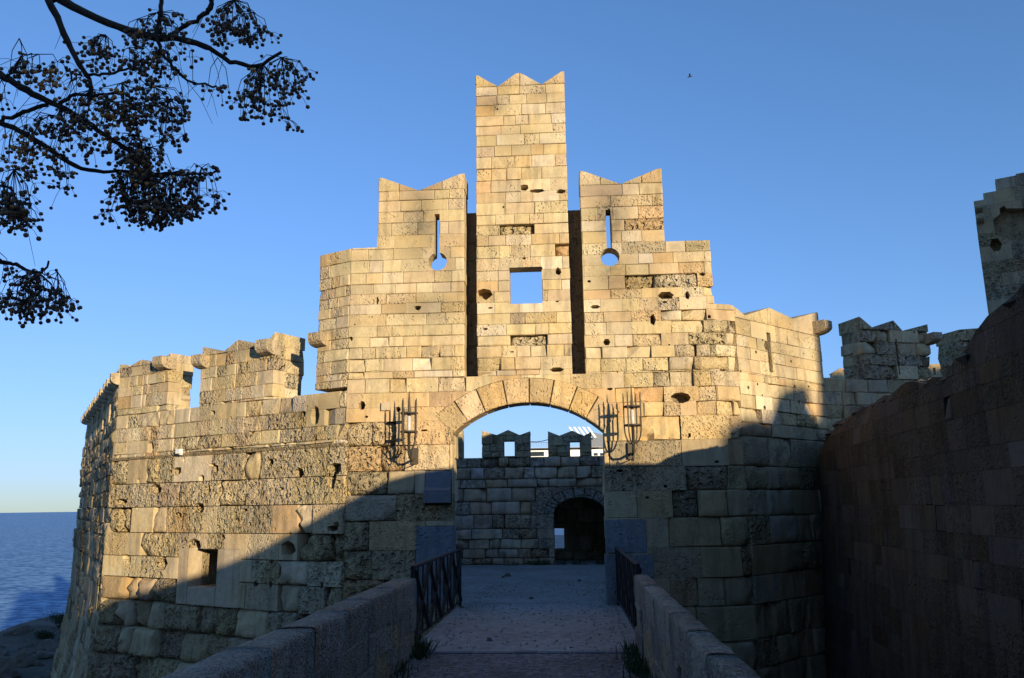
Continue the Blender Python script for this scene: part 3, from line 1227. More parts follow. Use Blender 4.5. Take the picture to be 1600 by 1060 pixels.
# ------------------------------------------------------------------ left curtain wall
cw = thing('curtain_wall', 'long battlemented wall left of the gate with two notched merlons and a smooth window niche', 'wall', (C1.x, C1.y, 0))
CMs = Masonry(cw)
rg = random.Random(23)
for (px, py, rx, rz, k) in [(470, 640, .9, .28, .75), (345, 570, .4, .4, .5), (260, 600, .5, .4, .35), (500, 660, .5, .5, .55), (372, 545, .8, .15, .7), (222, 575, .8, .2, .6)]:
    s, z = LF.px(px, py)
    CMs.stains.append((LF.w(s, z), rx, rz, k))
zt_r, zt_l = LF.px(470, 617)[1], LF.px(240, 645)[1]
ztop = (zt_r + zt_l) / 2
print('curtain top', zt_r, zt_l, 'string', LF.px(520, 695)[1], LF.px(190, 716)[1])
ZSTR = (LF.px(520, 695)[1] + LF.px(190, 716)[1]) / 2
body_up = [(0, ZSTR), (LF.L, ZSTR), (LF.L, ztop), (0, ztop)]
body_lo = [(0, Z0), (LF.L, Z0), (LF.L, ZSTR - .05), (0, ZSTR - .05)]
oval = [circ(*LF.px(493, 650), .12, 8, 1.7)]
nw0, nw1 = LF.px(296, 890)[0], LF.px(340, 890)[0]
nz0, nz1 = LF.px(318, 918)[1], LF.px(318, 861)[1]
nwin = [(nw0, nz0), (nw1, nz0), (nw1, nz1), (nw0, nz1)]
fr = [(LF.px(279, 890)[0], LF.px(300, 945)[1]), (LF.px(376, 890)[0], LF.px(340, 945)[1]), (LF.px(376, 890)[0], LF.px(340, 822)[1]), (LF.px(279, 890)[0], LF.px(300, 822)[1])]
bf = bbox(fr)
frh = [(bf[0], bf[2]), (bf[1], bf[2]), (bf[1], nz1 + .05), (bf[0], nz1 + .05)]
chips = [loss(LF.px(rg.uniform(190, 530), rg.uniform(620, 930)), rg.uniform(.03, .07), rg) for _ in range(28)]
chips += [loss(LF.px(rg.uniform(190, 530), rg.uniform(705, 900)), rg.uniform(.07, .13), rg) for _ in range(16)]
chips += [circ(*LF.px(245, 765), .22, 7, .6), circ(*LF.px(255, 880), .2, 6, .8), circ(*LF.px(236, 700), .13, 5, 1.4), circ(*LF.px(520, 745), .13, 6, 2.0), circ(*LF.px(340, 735), .07, 5, 1.6)]
CMs.lay(LF, [body_up], run(ztop, ZSTR, .27, .34, rg), lambda z: (.28, .62), rg, oval + chips, pit=lambda s, z: .5, rough=lambda s, z: .26)
zsc = [ZSTR - .05]
for h in (.55, .52, .55, .5, .45, .5, .55):
    zsc.append(zsc[-1] - h)
zsc = zsc + run(zsc[-1], Z0, .5, .65, rg)[1:]
CMs.lay(LF, [body_lo], zsc, lambda z: (.35, .95), rg, [frh, nwin] + chips, pit=lambda s, z: 1.0, rough=lambda s, z: .95, prot=.03, joint=.016, skip=.09,
        tintf=lambda s, z, r_, pp: pick_tint(r_, pp, 1.0 if z > .2 else .8))
# smooth surround of the niche, in four plain pieces
for (a, b_, c, d, nm) in ((bf[0], nw0, bf[2], nz1 + .05, 'surround_panel'), (nw1, bf[1], bf[2], nz1 + .05, 'surround_panel'), (nw0, nw1, bf[2], nz0, 'surround_panel')):
    CMs.grid_stone(LF, a + .003, b_ - .003, c, d, rg, .3, .05, .04, .03, tint=(.45, .37, .26, .0), name=nm)
CMs.core_poly(LF, [body_up], oval, .3, 1.1)
CMs.core_poly(LF, [body_lo], [nwin], .3, .9)
CMs.core_poly(LF, [body_lo], [], .9, 1.1)


def merlon_on(fc, ms, x0, x1, ztop_b, profile, rgm, thick, end_right=True, end_left=False, pit=.5, rough=.15, corb=()):
    """front of a notched merlon from s0 to s1, its end face(s), the coping triangles and the core"""
    s0, s1, = x0, x1
    zn_ = min(p[1] for p in profile)
    reg = [(s0, ztop_b), (s1, ztop_b), (s1, zn_), (s0, zn_)]
    ms.lay(fc, [reg], run(zn_, ztop_b, .22, .3, rgm), lambda z: (.25, .55), rgm,
           [circ(rgm.uniform(s0, s1), rgm.uniform(ztop_b, zn_), rgm.uniform(.02, .04), 5) for _ in range(3)] + [[((s0 + s1) / 2 - .02, ztop_b + .12), ((s0 + s1) / 2 + .02, ztop_b + .12), ((s0 + s1) / 2 + .02, zn_ - .2), ((s0 + s1) / 2 - .02, zn_ - .2)]],
           pit=lambda s, z: pit, rough=lambda s, z: rough)
    # coping as wedges between notches
    for i in range(len(profile) - 1):
        a, b_ = profile[i], profile[i + 1]
        q = [(a[0] + .003, zn_), (b_[0] - .003, zn_)]
        if b_[1] > zn_ + .01: q.append((b_[0] - .003, b_[1]))
        if a[1] > zn_ + .01: q.append((a[0] + .003, a[1]))
        if len(q) >= 3:
            ms.poly_stone(fc, [ccw(q)], rgm, thick, pit, .02, name='coping_stone')
    ms.core_poly(fc, [[(s0 + .02, ztop_b), (s1 - .02, ztop_b), (s1 - .02, zn_), (s0 + .02, zn_)]], [], .26, thick - .05)
    cor = [(s1, end_right, 1), (s0, end_left, -1)]
    for (sc_, on, sg) in cor:
        if not on:
            continue
        a = fc.w(sc_, 0, .29)
        b_ = fc.w(sc_, 0, thick)
        ef = Face((a.x, a.y), (b_.x, b_.y)) if sg > 0 else Face((b_.x, b_.y), (a.x, a.y))
        L_ = ef.L
        ms.lay(ef, [[(0, ztop_b), (L_, ztop_b), (L_, zn_), (0, zn_)]], run(zn_, ztop_b, .22, .3, rgm), lambda z: (.25, .5), rgm, depth=.02 if False else .2, pit=lambda s, z: pit, rough=lambda s, z: .3)
    for (sc_, zc_, w_) in corb:
        pass


def prof(fc, pts):
    return [fc.px(*p) for p in pts]


p2 = prof(LF, [(317, 542), (347.5, 552), (373, 531), (411, 540), (431, 519)])
p2[0] = (p2[0][0], p2[0][1])
mz = min(p2[1][1], p2[3][1])
p2[1] = (p2[1][0], mz); p2[3] = (p2[3][0], mz)
merlon_on(LF, CMs, p2[0][0], p2[4][0], ztop, p2, rg, .84)
p1 = prof(LF, [(184, 580), (200, 573), (222, 562), (243, 568), (268, 552)])
mz1 = min(p1[1][1], p1[3][1])
p1 = [(0.0, p1[0][1]), (p1[1][0], mz1), p1[2], (p1[3][0], mz1), p1[4]]
p1[0] = (0.0, mz1 + .12)
merlon_on(LF, CMs, 0.0, p1[4][0], ztop, p1, rg, .62)
CMs.finish()
corbel(cw, LF, p2[4][0] - .16, p2[1][1] - .06, w=.34, h=.30, out=.25)
corbel(cw, LF, p2[0][0] + .10, LF.px(325, 566)[1], w=.3, h=.28, out=.25)
corbel(cw, LF, p1[4][0] - .16, mz1 - .05, w=.34, h=.28, out=.25)
gs = Geo()
a, b_ = LF.w(0, ZSTR, -.05), LF.w(LF.L, ZSTR, -.05)
for i in range(9):
    s0_, s1_ = LF.L * i / 9 + .004, LF.L * (i + 1) / 9 - .004
    g2 = Geo()
    vs = [LF.w(s_, z_, d_) for s_ in (s0_, s1_) for (z_, d_) in ((ZSTR - .05, -.02), (ZSTR, -.055), (ZSTR + .012, -.05), (ZSTR + .012, .1), (ZSTR - .05, .1))]
    g2.add(vs, [(0, 1, 2, 3, 4), (9, 8, 7, 6, 5)] + [(k, 5 + k, 5 + (k + 1) % 5, (k + 1) % 5) for k in range(5)])
    g2.build('string_course_stone', M_CORE, cw)

# small white flood lamp and its cable on the string course
s, z = LF.px(288, 706)
fl = thing('flood_lamp', 'small white lamp box fixed on the string course of the left wall', 'lamp', LF.w(s, z, -.12))
Geo().box(LF.w(s, z, -.13), (.12, .10, .10), rz=R(-27)).build('housing', M_BOX, fl)
Geo().box(LF.w(s, z - .06, -.07), (.03, .1, .03), rz=R(-27)).build('bracket', M_BOX, fl)
cb = Geo()
cb.tube([LF.w(LF.px(300 + i * 22.5, 700)[0], ZSTR + .025 + .01 * math.sin(i * 2.1), -.07) for i in range(11)], .009, 5)
tag(cb.build('cable', M_CABLE, None, True), 'thin black cable running from the white lamp box along the string course', 'cable')

# ------------------------------------------------------------------ wall that runs away along the sea
sw = thing('seaward_wall', 'shaded battlemented wall receding on the far left above the sea', 'wall', (C2.x, C2.y, 0))
SM = Masonry(sw)
rg = random.Random(31)
body = [(0, SEA), (WF.L, SEA), (WF.L, ztop), (0, ztop)]
ch_ = [circ(rg.uniform(0, WF.L), rg.uniform(-2, ztop), rg.uniform(.03, .1), 5, rg.uniform(.6, 2.5)) for _ in range(40)]
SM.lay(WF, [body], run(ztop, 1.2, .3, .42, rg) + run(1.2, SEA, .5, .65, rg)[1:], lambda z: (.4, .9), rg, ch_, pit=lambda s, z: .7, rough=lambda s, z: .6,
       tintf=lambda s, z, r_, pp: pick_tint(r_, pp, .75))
SM.core_poly(WF, [body], [], .2, 1.0)
nm_ = 6
ztm = mz1 + .1
for i in range(nm_):
    s1_ = WF.L - i * (WF.L / nm_)
    s0_ = s1_ - WF.L / nm_ * .66
    zt_ = ztm
    pr_ = [(s0_, zt_), (s0_ + (s1_ - s0_) * .25, zt_ - .22), (s0_ + (s1_ - s0_) * .5, zt_ - .02), (s0_ + (s1_ - s0_) * .75, zt_ - .22), (s1_, zt_)]
    merlon_on(WF, SM, s0_, s1_, ztop, pr_, rg, .7, end_right=(i > 0), pit=.6, rough=.4)
SM.finish()
for i in range(nm_):
    s1_ = WF.L - i * (WF.L / nm_)
    corbel(sw, WF, s1_ - .1, ztm - .35, w=.26, h=.28, out=.2)
    corbel(sw, WF, s1_ - WF.L / nm_ * .66 + .1, ztm - .35, w=.26, h=.28, out=.2)
cb = Geo()
q0 = WF.L - 2.2
cb.tube([WF.w(q0, 2.35, -.03), WF.w(q0, 3.3, -.03), WF.w(q0 + 1.0, 3.3, -.03), WF.w(q0 + 1.0, 2.6, -.03)], .014, 5)
tag(cb.build('cable_loop', M_CABLE, None), 'dark cable bent in a square on the shaded far left wall', 'cable')

# ------------------------------------------------------------------ right merlon wall
mw = thing('merlon_wall', 'shaded wall right of the gate with a worn notched merlon and part of another', 'wall', (E1.x, E1.y, 0))
MM = Masonry(mw)
rg = random.Random(41)
zMb = MF.px(1400, 594)[1]
body = [(0, MOAT), (MF.L, MOAT), (MF.L, zMb), (0, zMb)]
MM.lay(MF, [body], run(zMb, 1.5, .27, .33, rg), lambda z: (.35, .65), rg, pit=lambda s, z: .5, rough=lambda s, z: .3,
       tintf=lambda s, z, r_, pp: pick_tint(r_, pp, .85))
MM.core_poly(MF, [body], [], .2, 1.0)
p = prof(MF, [(1342, 495), (1364, 508), (1395, 501), (1410, 517), (1449, 507)])
zc_ = p[3][1]
p[1] = (p[1][0], zc_ + .02)
p[3] = (p[3][0], zc_)
merlon_on(MF, MM, p[0][0], p[4][0], zMb, p, rg, .75, end_right=False, end_left=True, pit=.8, rough=.5)
s2 = MF.px(1504, 560)[0]
zt2 = MF.px(1500, 512)[1]
p = [(s2, zt2 - .05), (s2 + .5, zt2), (s2 + .9, zt2 - .3), (s2 + 1.5, zt2 - .05)]
merlon_on(MF, MM, s2, s2 + 1.5, zMb, p, rg, .75, end_right=False, end_left=True, pit=.8, rough=.5)
MM.finish()
s, z = MF.px(1452, 531)
corbel(mw, MF, s - .02, z, w=.22, h=.22, out=.3)

# ------------------------------------------------------------------ dark foreground wall on the right
RW0 = plane_hit(CR, RD, 1264, 660)
X0 = RW0.x
topz = []
near_ = at_depth(1600, 440, 7.6)
bd = Vector((near_.x - X0, near_.y - RW0.y, 0)).normalized()
BW0 = Vector((X0, RW0.y, 0)) - bd * .6
BW1 = BW0 + bd * ((BW0.y + 11.0) / -bd.y)
RWF0 = Face(BW0, BW1)
for p in [(1284, 672), (1290, 656), (1340, 632), (1400, 604), (1470, 590), (1486, 566), (1520, 520), (1560, 478), (1600, 438)]:
    topz.append(RWF0.px(*p))
topz = [(0.0, topz[0][1] - .1)] + topz


def to_bastion(p):
    """where the sun's ray that grazes p passes over the bastion wall"""
    t = (RWF0.p0 - p).dot(RWF0.n) / TO_SUN.dot(RWF0.n)
    q = p + TO_SUN * t
    return ((q - RWF0.p0).dot(RWF0.u), q.z)


shade = [to_bastion(G.w(*G.px(*p))) for p in [(1110, 691), (1060, 704), (1020, 714), (955, 719), (850, 727), (700, 731), (650, 738), (600, 752), (545, 782)]]
shade += [to_bastion(LF.w(*LF.px(*p))) for p in [(470, 822), (400, 862), (345, 884), (250, 917), (176, 936)]]
print('vis', [(round(a, 2), round(b, 2)) for a, b in topz], 'shade', [(round(a, 2), round(b, 2)) for a, b in shade], 'L', RWF0.L)
for q in shade:
    if q[0] > topz[-1][0] + .15:
        topz.append(q)
fine = [topz[0]]
rgz = random.Random(5)
for q in topz[1:]:
    p = fine[-1]
    n_ = max(1, int((q[0] - p[0]) / .28))
    for k in range(1, n_ + 1):
        t = k / n_
        amp = .045 if 0 < t < 1 and q[0] < 11 else .0
        fine.append((p[0] + (q[0] - p[0]) * t, p[1] + (q[1] - p[1]) * t + rgz.uniform(-amp, amp)))
topz = fine
topz.append((topz[-1][0] + 1.0, topz[-1][1] - .25))
topz.append((RWF0.L, topz[-1][1]))


def top_at(s):
    for i in range(len(topz) - 1):
        if topz[i][0] <= s <= topz[i + 1][0]:
            t = (s - topz[i][0]) / max(1e-6, topz[i + 1][0] - topz[i][0])
            return topz[i][1] * (1 - t) + topz[i + 1][1] * t
    return topz[-1][1]


def off_right(s, z):
    zt_ = top_at(s)
    o = 0.06 * max(0, 1.6 - z)
    q = z - (zt_ - 0.55)
    if q > 0:
        k_ = min(1.0, max(.12, (7.0 - s) / 4.0))
        o -= (0.8 * q * q + .1 * q) * k_
    if s < 1.5:
        o -= 0.14 * (1.5 - s) ** 2
    return o


RWF = Face(BW0, BW1, off_right)
rw = thing('bastion_wall', 'dark shaded wall at the right edge, its sloping top rising towards the viewer', 'wall', (X0, YG - 4, 0))
RM = Masonry(rw)
rg = random.Random(51)
regs = []
for i in range(len(topz) - 1):
    a, b_ = topz[i], topz[i + 1]
    if b_[0] - a[0] > 1e-3:
        regs.append([(a[0], Z0), (b_[0], Z0), (b_[0], b_[1]), (a[0], a[1])])
zz = run(max(t[1] for t in topz), Z0, .17, .37, rg)
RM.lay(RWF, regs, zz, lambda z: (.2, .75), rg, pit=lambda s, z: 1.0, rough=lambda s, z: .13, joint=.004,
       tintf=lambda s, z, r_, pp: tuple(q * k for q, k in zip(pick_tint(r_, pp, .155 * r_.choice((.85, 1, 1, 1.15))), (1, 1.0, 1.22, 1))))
for i in range(44):
    s_ = RWF.L * i / 44
    e_ = RWF.L * (i + 1) / 44
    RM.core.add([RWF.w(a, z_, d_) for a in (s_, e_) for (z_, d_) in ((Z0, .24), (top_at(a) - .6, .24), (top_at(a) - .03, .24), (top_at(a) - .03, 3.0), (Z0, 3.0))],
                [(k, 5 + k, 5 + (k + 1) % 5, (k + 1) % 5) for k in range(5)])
RM.finish()
gr = Geo()
for i in range(150):
    s_ = rg.uniform(.8, 12.5)
    k_ = rg.uniform(.03, .13)
    p_ = RWF.w(s_, top_at(s_) - rg.uniform(.0, .08) - k_ * .2, rg.uniform(-.02, .25))
    vs = []
    for (x_, y_, z_) in ((1, 0, .1), (.6, .8, -.1), (-.4, .9, .1), (-1, 0, -.1), (-.5, -.9, .05), (.6, -.8, 0), (.3, .2, .7), (-.3, -.2, .6), (0, 0, -.8)):
        k2 = k_ * rg.uniform(.75, 1.2)
        vs.append(p_ + Vector((x_ * k2, y_ * k2 * 1.3, z_ * k2)))
    gr.add(vs, [(0, 1, 6), (1, 2, 6), (2, 7, 6), (2, 3, 7), (3, 4, 7), (4, 5, 7), (5, 6, 7), (5, 0, 6), (1, 0, 8), (2, 1, 8), (3, 2, 8), (4, 3, 8), (5, 4, 8), (0, 5, 8)])
gr.build('rubble', M_ROCKG, rw, False, 'stuff')

# ------------------------------------------------------------------ tower at the top right
t0 = at_depth(1532, 400, 21.0)
tp0 = Vector((t0.x, t0.y, 0))
TD = Vector((math.cos(R(-27)), math.sin(R(-27)), 0))
TFc = Face(tp0, tp0 + TD * 6)
tw = thing('corner_tower', 'shaded stone tower standing high in the upper right corner, top edge stepped', 'tower', (tp0.x, tp0.y, 0))
TM = Masonry(tw)
rg = random.Random(61)
pts = prof(TFc, [(1524, 320), (1546, 300), (1558, 288), (1600, 268)])
ss_ = [0.0, pts[1][0], pts[2][0], pts[3][0], 6.0]
zs_ = [pts[0][1], pts[1][1], pts[2][1] + .1, pts[3][1], pts[3][1] + .3]
regs = []
st_ = 0.0
while st_ < 6.0:
    en_ = min(6.0, st_ + rg.uniform(.16, .34))
    for i in range(4):
        if ss_[i] <= (st_ + en_) / 2 <= ss_[i + 1]:
            t_ = ((st_ + en_) / 2 - ss_[i]) / (ss_[i + 1] - ss_[i])
            zt_ = zs_[i] * (1 - t_) + zs_[i + 1] * t_ + rg.uniform(-.06, .06)
    regs.append([(st_, 2.0), (en_, 2.0), (en_, zt_), (st_, zt_)])
    st_ = en_
hl = [circ(*TFc.px(1585, 350), .5, 7, .9), circ(*TFc.px(1556, 383), .14, 6, 1.4), circ(*TFc.px(1568, 330), .1, 5, 1.5)]
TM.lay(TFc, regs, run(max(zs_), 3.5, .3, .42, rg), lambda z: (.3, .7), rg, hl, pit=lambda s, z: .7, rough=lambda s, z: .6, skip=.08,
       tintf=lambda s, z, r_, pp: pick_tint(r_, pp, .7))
TM.core_poly(TFc, [[(0.02, 2.0), (6, 2.0), (6, zs_[4] - .1), (ss_[3], zs_[3] - .1), (0.02, zs_[0] - .1)]], [], .3, 3.0)
TM.finish()
corbel(tw, TFc, .1, TFc.px(1524, 329)[1], w=.16, h=.2, out=.28)
corbel(tw, TFc, .1, TFc.px(1524, 346)[1], w=.16, h=.2, out=.28)

# ------------------------------------------------------------------ inner wall behind the arch
YI = on_z(820, 882.5, 0).y
IFc = Face((-9, YI), (9, YI))
iw = thing('inner_wall', 'dim wall seen through the arch, two pierced merlons on top and a round passage', 'wall', (0, YI, 0))
IM = Masonry(iw)
rg = random.Random(71)


def ipx(x, y):
    return IFc.px(x, y)


zIt = ipx(820, 714)[1]
ax0, ax1 = ipx(866, 850)[0], ipx(949, 850)[0]
asp = ipx(900, 803)[1]
atop = ipx(905, 777)[1]
door = [(ax0, -.01), (ax1, -.01), (ax1, asp)] + [((ax0 + ax1) / 2 + (ax1 - ax0) / 2 * math.cos(R(a)), asp + (atop - asp) * math.sin(R(a))) for a in (20, 40, 65, 90, 115, 140, 160)] + [(ax0, asp)]
dr = [((ax0 + ax1) / 2 + ((ax1 - ax0) / 2 + .3) * math.cos(R(a)), asp + (atop - asp + .3) * math.sin(R(a))) for a in range(0, 181, 18)]
body = [(0, 0), (18, 0), (18, zIt), (0, zIt)]
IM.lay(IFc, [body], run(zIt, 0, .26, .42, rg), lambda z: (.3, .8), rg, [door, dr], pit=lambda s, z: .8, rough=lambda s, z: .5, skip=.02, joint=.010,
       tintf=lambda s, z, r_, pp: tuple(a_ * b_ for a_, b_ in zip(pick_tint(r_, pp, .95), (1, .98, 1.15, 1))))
for i in range(9):
    a, b_ = R(i * 20 + 1), R(i * 20 + 19)
    q = [((ax0 + ax1) / 2 + ((ax1 - ax0) / 2 + k) * math.cos(t_), asp + (atop - asp + k) * math.sin(t_)) for (k, t_) in ((0, a), (.29, a), (.29, b_), (0, b_))]
    IM.poly_stone(IFc, [ccw(q)], rg, .4, .6, .0, tint=(.36, .31, .25, .8), name='arch_stone')
IM.core_poly(IFc, [body], [door], .2, 1.1)
# passage: cheeks, vault and a far wall with a small opening
DL = 1.9
pf = Face((IFc.w(ax0 - 1.2, 0, DL).x, YI + DL), (IFc.w(ax1 + .5, 0, DL).x, YI + DL))
r0 = pf.px(865, 858)
r1 = pf.px(881, 826)
sm_open = [(r0[0] - .3, r0[1]), (r1[0], r0[1]), (r1[0], r1[1]), (r0[0] - .3, r1[1] + .02)]
preg = [(0, -.01), (pf.L, -.01), (pf.L, 3.0), (0, 3.0)]
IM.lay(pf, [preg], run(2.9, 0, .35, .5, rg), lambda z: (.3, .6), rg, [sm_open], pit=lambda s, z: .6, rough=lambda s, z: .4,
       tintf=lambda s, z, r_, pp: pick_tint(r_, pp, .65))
IM.core_poly(pf, [preg], [sm_open], .2, .5)
IM.core.box((IFc.w((ax0 + ax1) / 2, 0, 0).x, YI + 1.5, atop + .55), (ax1 - ax0 + 2.2, .7, .4))
IM.core.box((IFc.w(ax1 + .35, 0, 0).x, YI + 1.5, 1.2), (.5, .76, 2.5))
cor_l = IFc.w(ax0 - 1.15, 0, 0).x
IM.core.box((cor_l, YI + 1.5, 1.2), (.3, .76, 2.5))


def merlon_flat(x0, x1, ytop, wx0, wx1, wy0, wy1, peaks):
    s0_, s1_ = ipx(x0, 695)[0], ipx(x1, 695)[0]
    pr_ = [ipx(*q) for q in peaks]
    zn_ = min(q[1] for q in pr_)
    reg = [(s0_, zIt), (s1_, zIt), (s1_, zn_), (s0_, zn_)]
    hw_ = []
    if wx0:
        a = ipx(wx0, (wy0 + wy1) / 2); c = ipx(wx1, (wy0 + wy1) / 2)
        hw_ = [[(a[0], ipx(wx0, wy1)[1]), (c[0], ipx(wx0, wy1)[1]), (c[0], ipx(wx0, wy0)[1]), (a[0], ipx(wx0, wy0)[1])]]
    IM.lay(IFc, [reg], run(zn_, zIt, .2, .3, rg), lambda z: (.25, .5), rg, hw_, pit=lambda s, z: .6, rough=lambda s, z: .25,
           tintf=lambda s, z, r_, pp: pick_tint(r_, pp, .8))
    for i in range(len(pr_) - 1):
        a, c = pr_[i], pr_[i + 1]
        q = [(a[0], zn_), (c[0], zn_)]
        if c[1] > zn_ + .01: q.append(c)
        if a[1] > zn_ + .01: q.append(a)
        if len(q) > 2:
            IM.poly_stone(IFc, [ccw(q)], rg, .5, .5, .02, name='coping_stone')
    if hw_:
        h = bbox(hw_[0])
        hx = [(h[0] - .02, h[2]), (h[1] + .02, h[2]), (h[1] + .02, h[3]), (h[0] - .02, h[3])]
    IM.core_poly(IFc, [reg], hw_ and [hx], .2, .5)


merlon_flat(752.5, 828, 673, 787, 804, 689, 713, [(753, 673), (776, 680), (794, 672), (812, 680), (828, 674)])
merlon_flat(856, 924.5, 674, 891, 906, 690, 713, [(856, 674), (874, 681), (894, 673), (912, 681), (924, 675)])
merlon_flat(690, 722, 672, None, None, 0, 0, [(690, 680), (706, 672), (722, 672)])
IM.finish()
# the sagging wire between the merlons
a, b_ = IFc.w(*ipx(829, 690), .1), IFc.w(*ipx(856, 687), .1)
g2 = Geo()
g2.tube([a, a.lerp(b_, .33) + Vector((0, 0, -.03)), a.lerp(b_, .66) + Vector((0, 0, -.025)), b_], .012, 5)
tag(g2.build('wire', M_CABLE), 'sagging dark wire between the two pierced merlons beyond the arch', 'wire')
# weeds along its foot
def tufts(name, spots, hgt, rgt, mat, parent=None, wid=.006):
    gg = Geo()
    for (x_, y_, z_, n_) in spots:
        for _ in range(n_):
            bx, by = x_ + rgt.gauss(0, .07), y_ + rgt.gauss(0, .07)
            a = rgt.uniform(0, 6.28)
            h_ = hgt * rgt.uniform(.4, 1.2)
            dx, dy = math.cos(a), math.sin(a)
            w_ = wid * rgt.uniform(.7, 1.6)
            lean = rgt.uniform(.1, .7) * h_
            gg.add([(bx - dy * w_, by + dx * w_, z_), (bx + dy * w_, by - dx * w_, z_), (bx + dx * lean * .5 + dy * w_ * .8, by + dy * lean * .5 - dx * w_ * .8, z_ + h_ * .6),
                    (bx + dx * lean, by + dy * lean, z_ + h_)], [(0, 1, 2), (0, 2, 3)])
    o = gg.build(name, mat, parent)
    o['kind'] = 'stuff'
    return o


rg = random.Random(81)
sp = [(rg.uniform(-1.9, 2.0), YI - rg.uniform(.05, .3), 0, 14) for _ in range(50)]
o = tufts('wall_foot_weeds', sp, .16, rg, M_WEED)
tag(o, 'low green weeds along the foot of the wall beyond the arch', 'weeds')
sp = [(XL - .02 + rg.uniform(-.02, .1), PAR_END + rg.uniform(-.25, .25), 0, 26) for _ in range(16)] + [(XL + rg.uniform(0, .08), rg.uniform(7, 9.4), 0, 10) for _ in range(14)]
tag(tufts('parapet_weeds', sp, .17, rg, M_WEED), 'green weeds at the foot of the left parapet end', 'weeds')
sp = [(XRr - rg.uniform(.0, .12), rg.uniform(6.0, PAR_END + .4), 0, 16) for _ in range(60)]
tag(tufts('verge_weeds', sp, .14, rg, M_WEED), 'green weeds growing along the foot of the right parapet', 'weeds')
# a few stones lying on the yard
for i, (px, py, sz) in enumerate([(793, 901, .10), (786, 903, .06), (905, 908, .05), (830, 936, .05), (765, 1001, .05), (722, 950, .04)]):
    p_ = on_z(px, py, 0)
    gg = Geo()
    vs, fs = [], []
    for a in range(7):
        an = a / 7 * 6.283
        vs.append(p_ + Vector((math.cos(an) * sz * rg.uniform(.8, 1.3), math.sin(an) * sz * rg.uniform(.7, 1.1), -.005)))
    for a in range(7):
        an = a / 7 * 6.283
        vs.append(p_ + Vector((math.cos(an) * sz * rg.uniform(.4, .8), math.sin(an) * sz * rg.uniform(.4, .7), sz * rg.uniform(.5, .8))))
    vs.append(p_ + Vector((0, 0, sz * .8)))
    fs = [(a, (a + 1) % 7, 7 + (a + 1) % 7, 7 + a) for a in range(7)] + [(7 + a, 7 + (a + 1) % 7, 14) for a in range(7)]
    gg.add(vs, fs)
    labs = ['dark stone lying in the middle of the yard beyond the gate', 'smaller stone beside the dark stone in the middle of the yard', 'pebble on the yard floor near the right jamb',
            'pebble lying under the arch', 'pebble on the threshold of the bridge paving', 'pebble lying close to the left railing foot']
    tag(gg.build('loose_stone', M_ROCKG), labs[i], 'stone')

# loose grit and small pebbles on the paving
gg = Geo()
oc = [Vector(v) for v in ((1, 0, 0), (-1, 0, 0), (0, 1, 0), (0, -1, 0), (0, 0, 1), (0, 0, -.6))]
of_ = [(0, 2, 4), (2, 1, 4), (1, 3, 4), (3, 0, 4), (2, 0, 5), (1, 2, 5), (3, 1, 5), (0, 3, 5)]
for i in range(1700):
    y_ = 5.5 + 14 * rg.random() ** 1.6
    side_ = rg.random()
    x_ = rg.uniform(XL, XRr) if side_ < .6 else (XL + abs(rg.gauss(0, .25)) if side_ < .8 else XRr - abs(rg.gauss(0, .25)))
    k_ = rg.uniform(.005, .016) * (1 + y_ * .03)
    a_ = rg.uniform(0, 3.14)
    ca, sa = math.cos(a_) * k_, math.sin(a_) * k_
    gg.add([Vector((x_ + v.x * ca * 1.4 - v.y * sa, y_ + v.x * sa * 1.4 + v.y * ca, .003 + v.z * k_ * .7)) for v in oc], of_)
o = gg.build('grit', M_GRIT, None, False, 'stuff')
tag(o, 'loose pale grit and pebbles scattered over the bridge paving', 'gravel')

# ------------------------------------------------------------------ bridge parapets
M_PT = (.34, .30, .245)


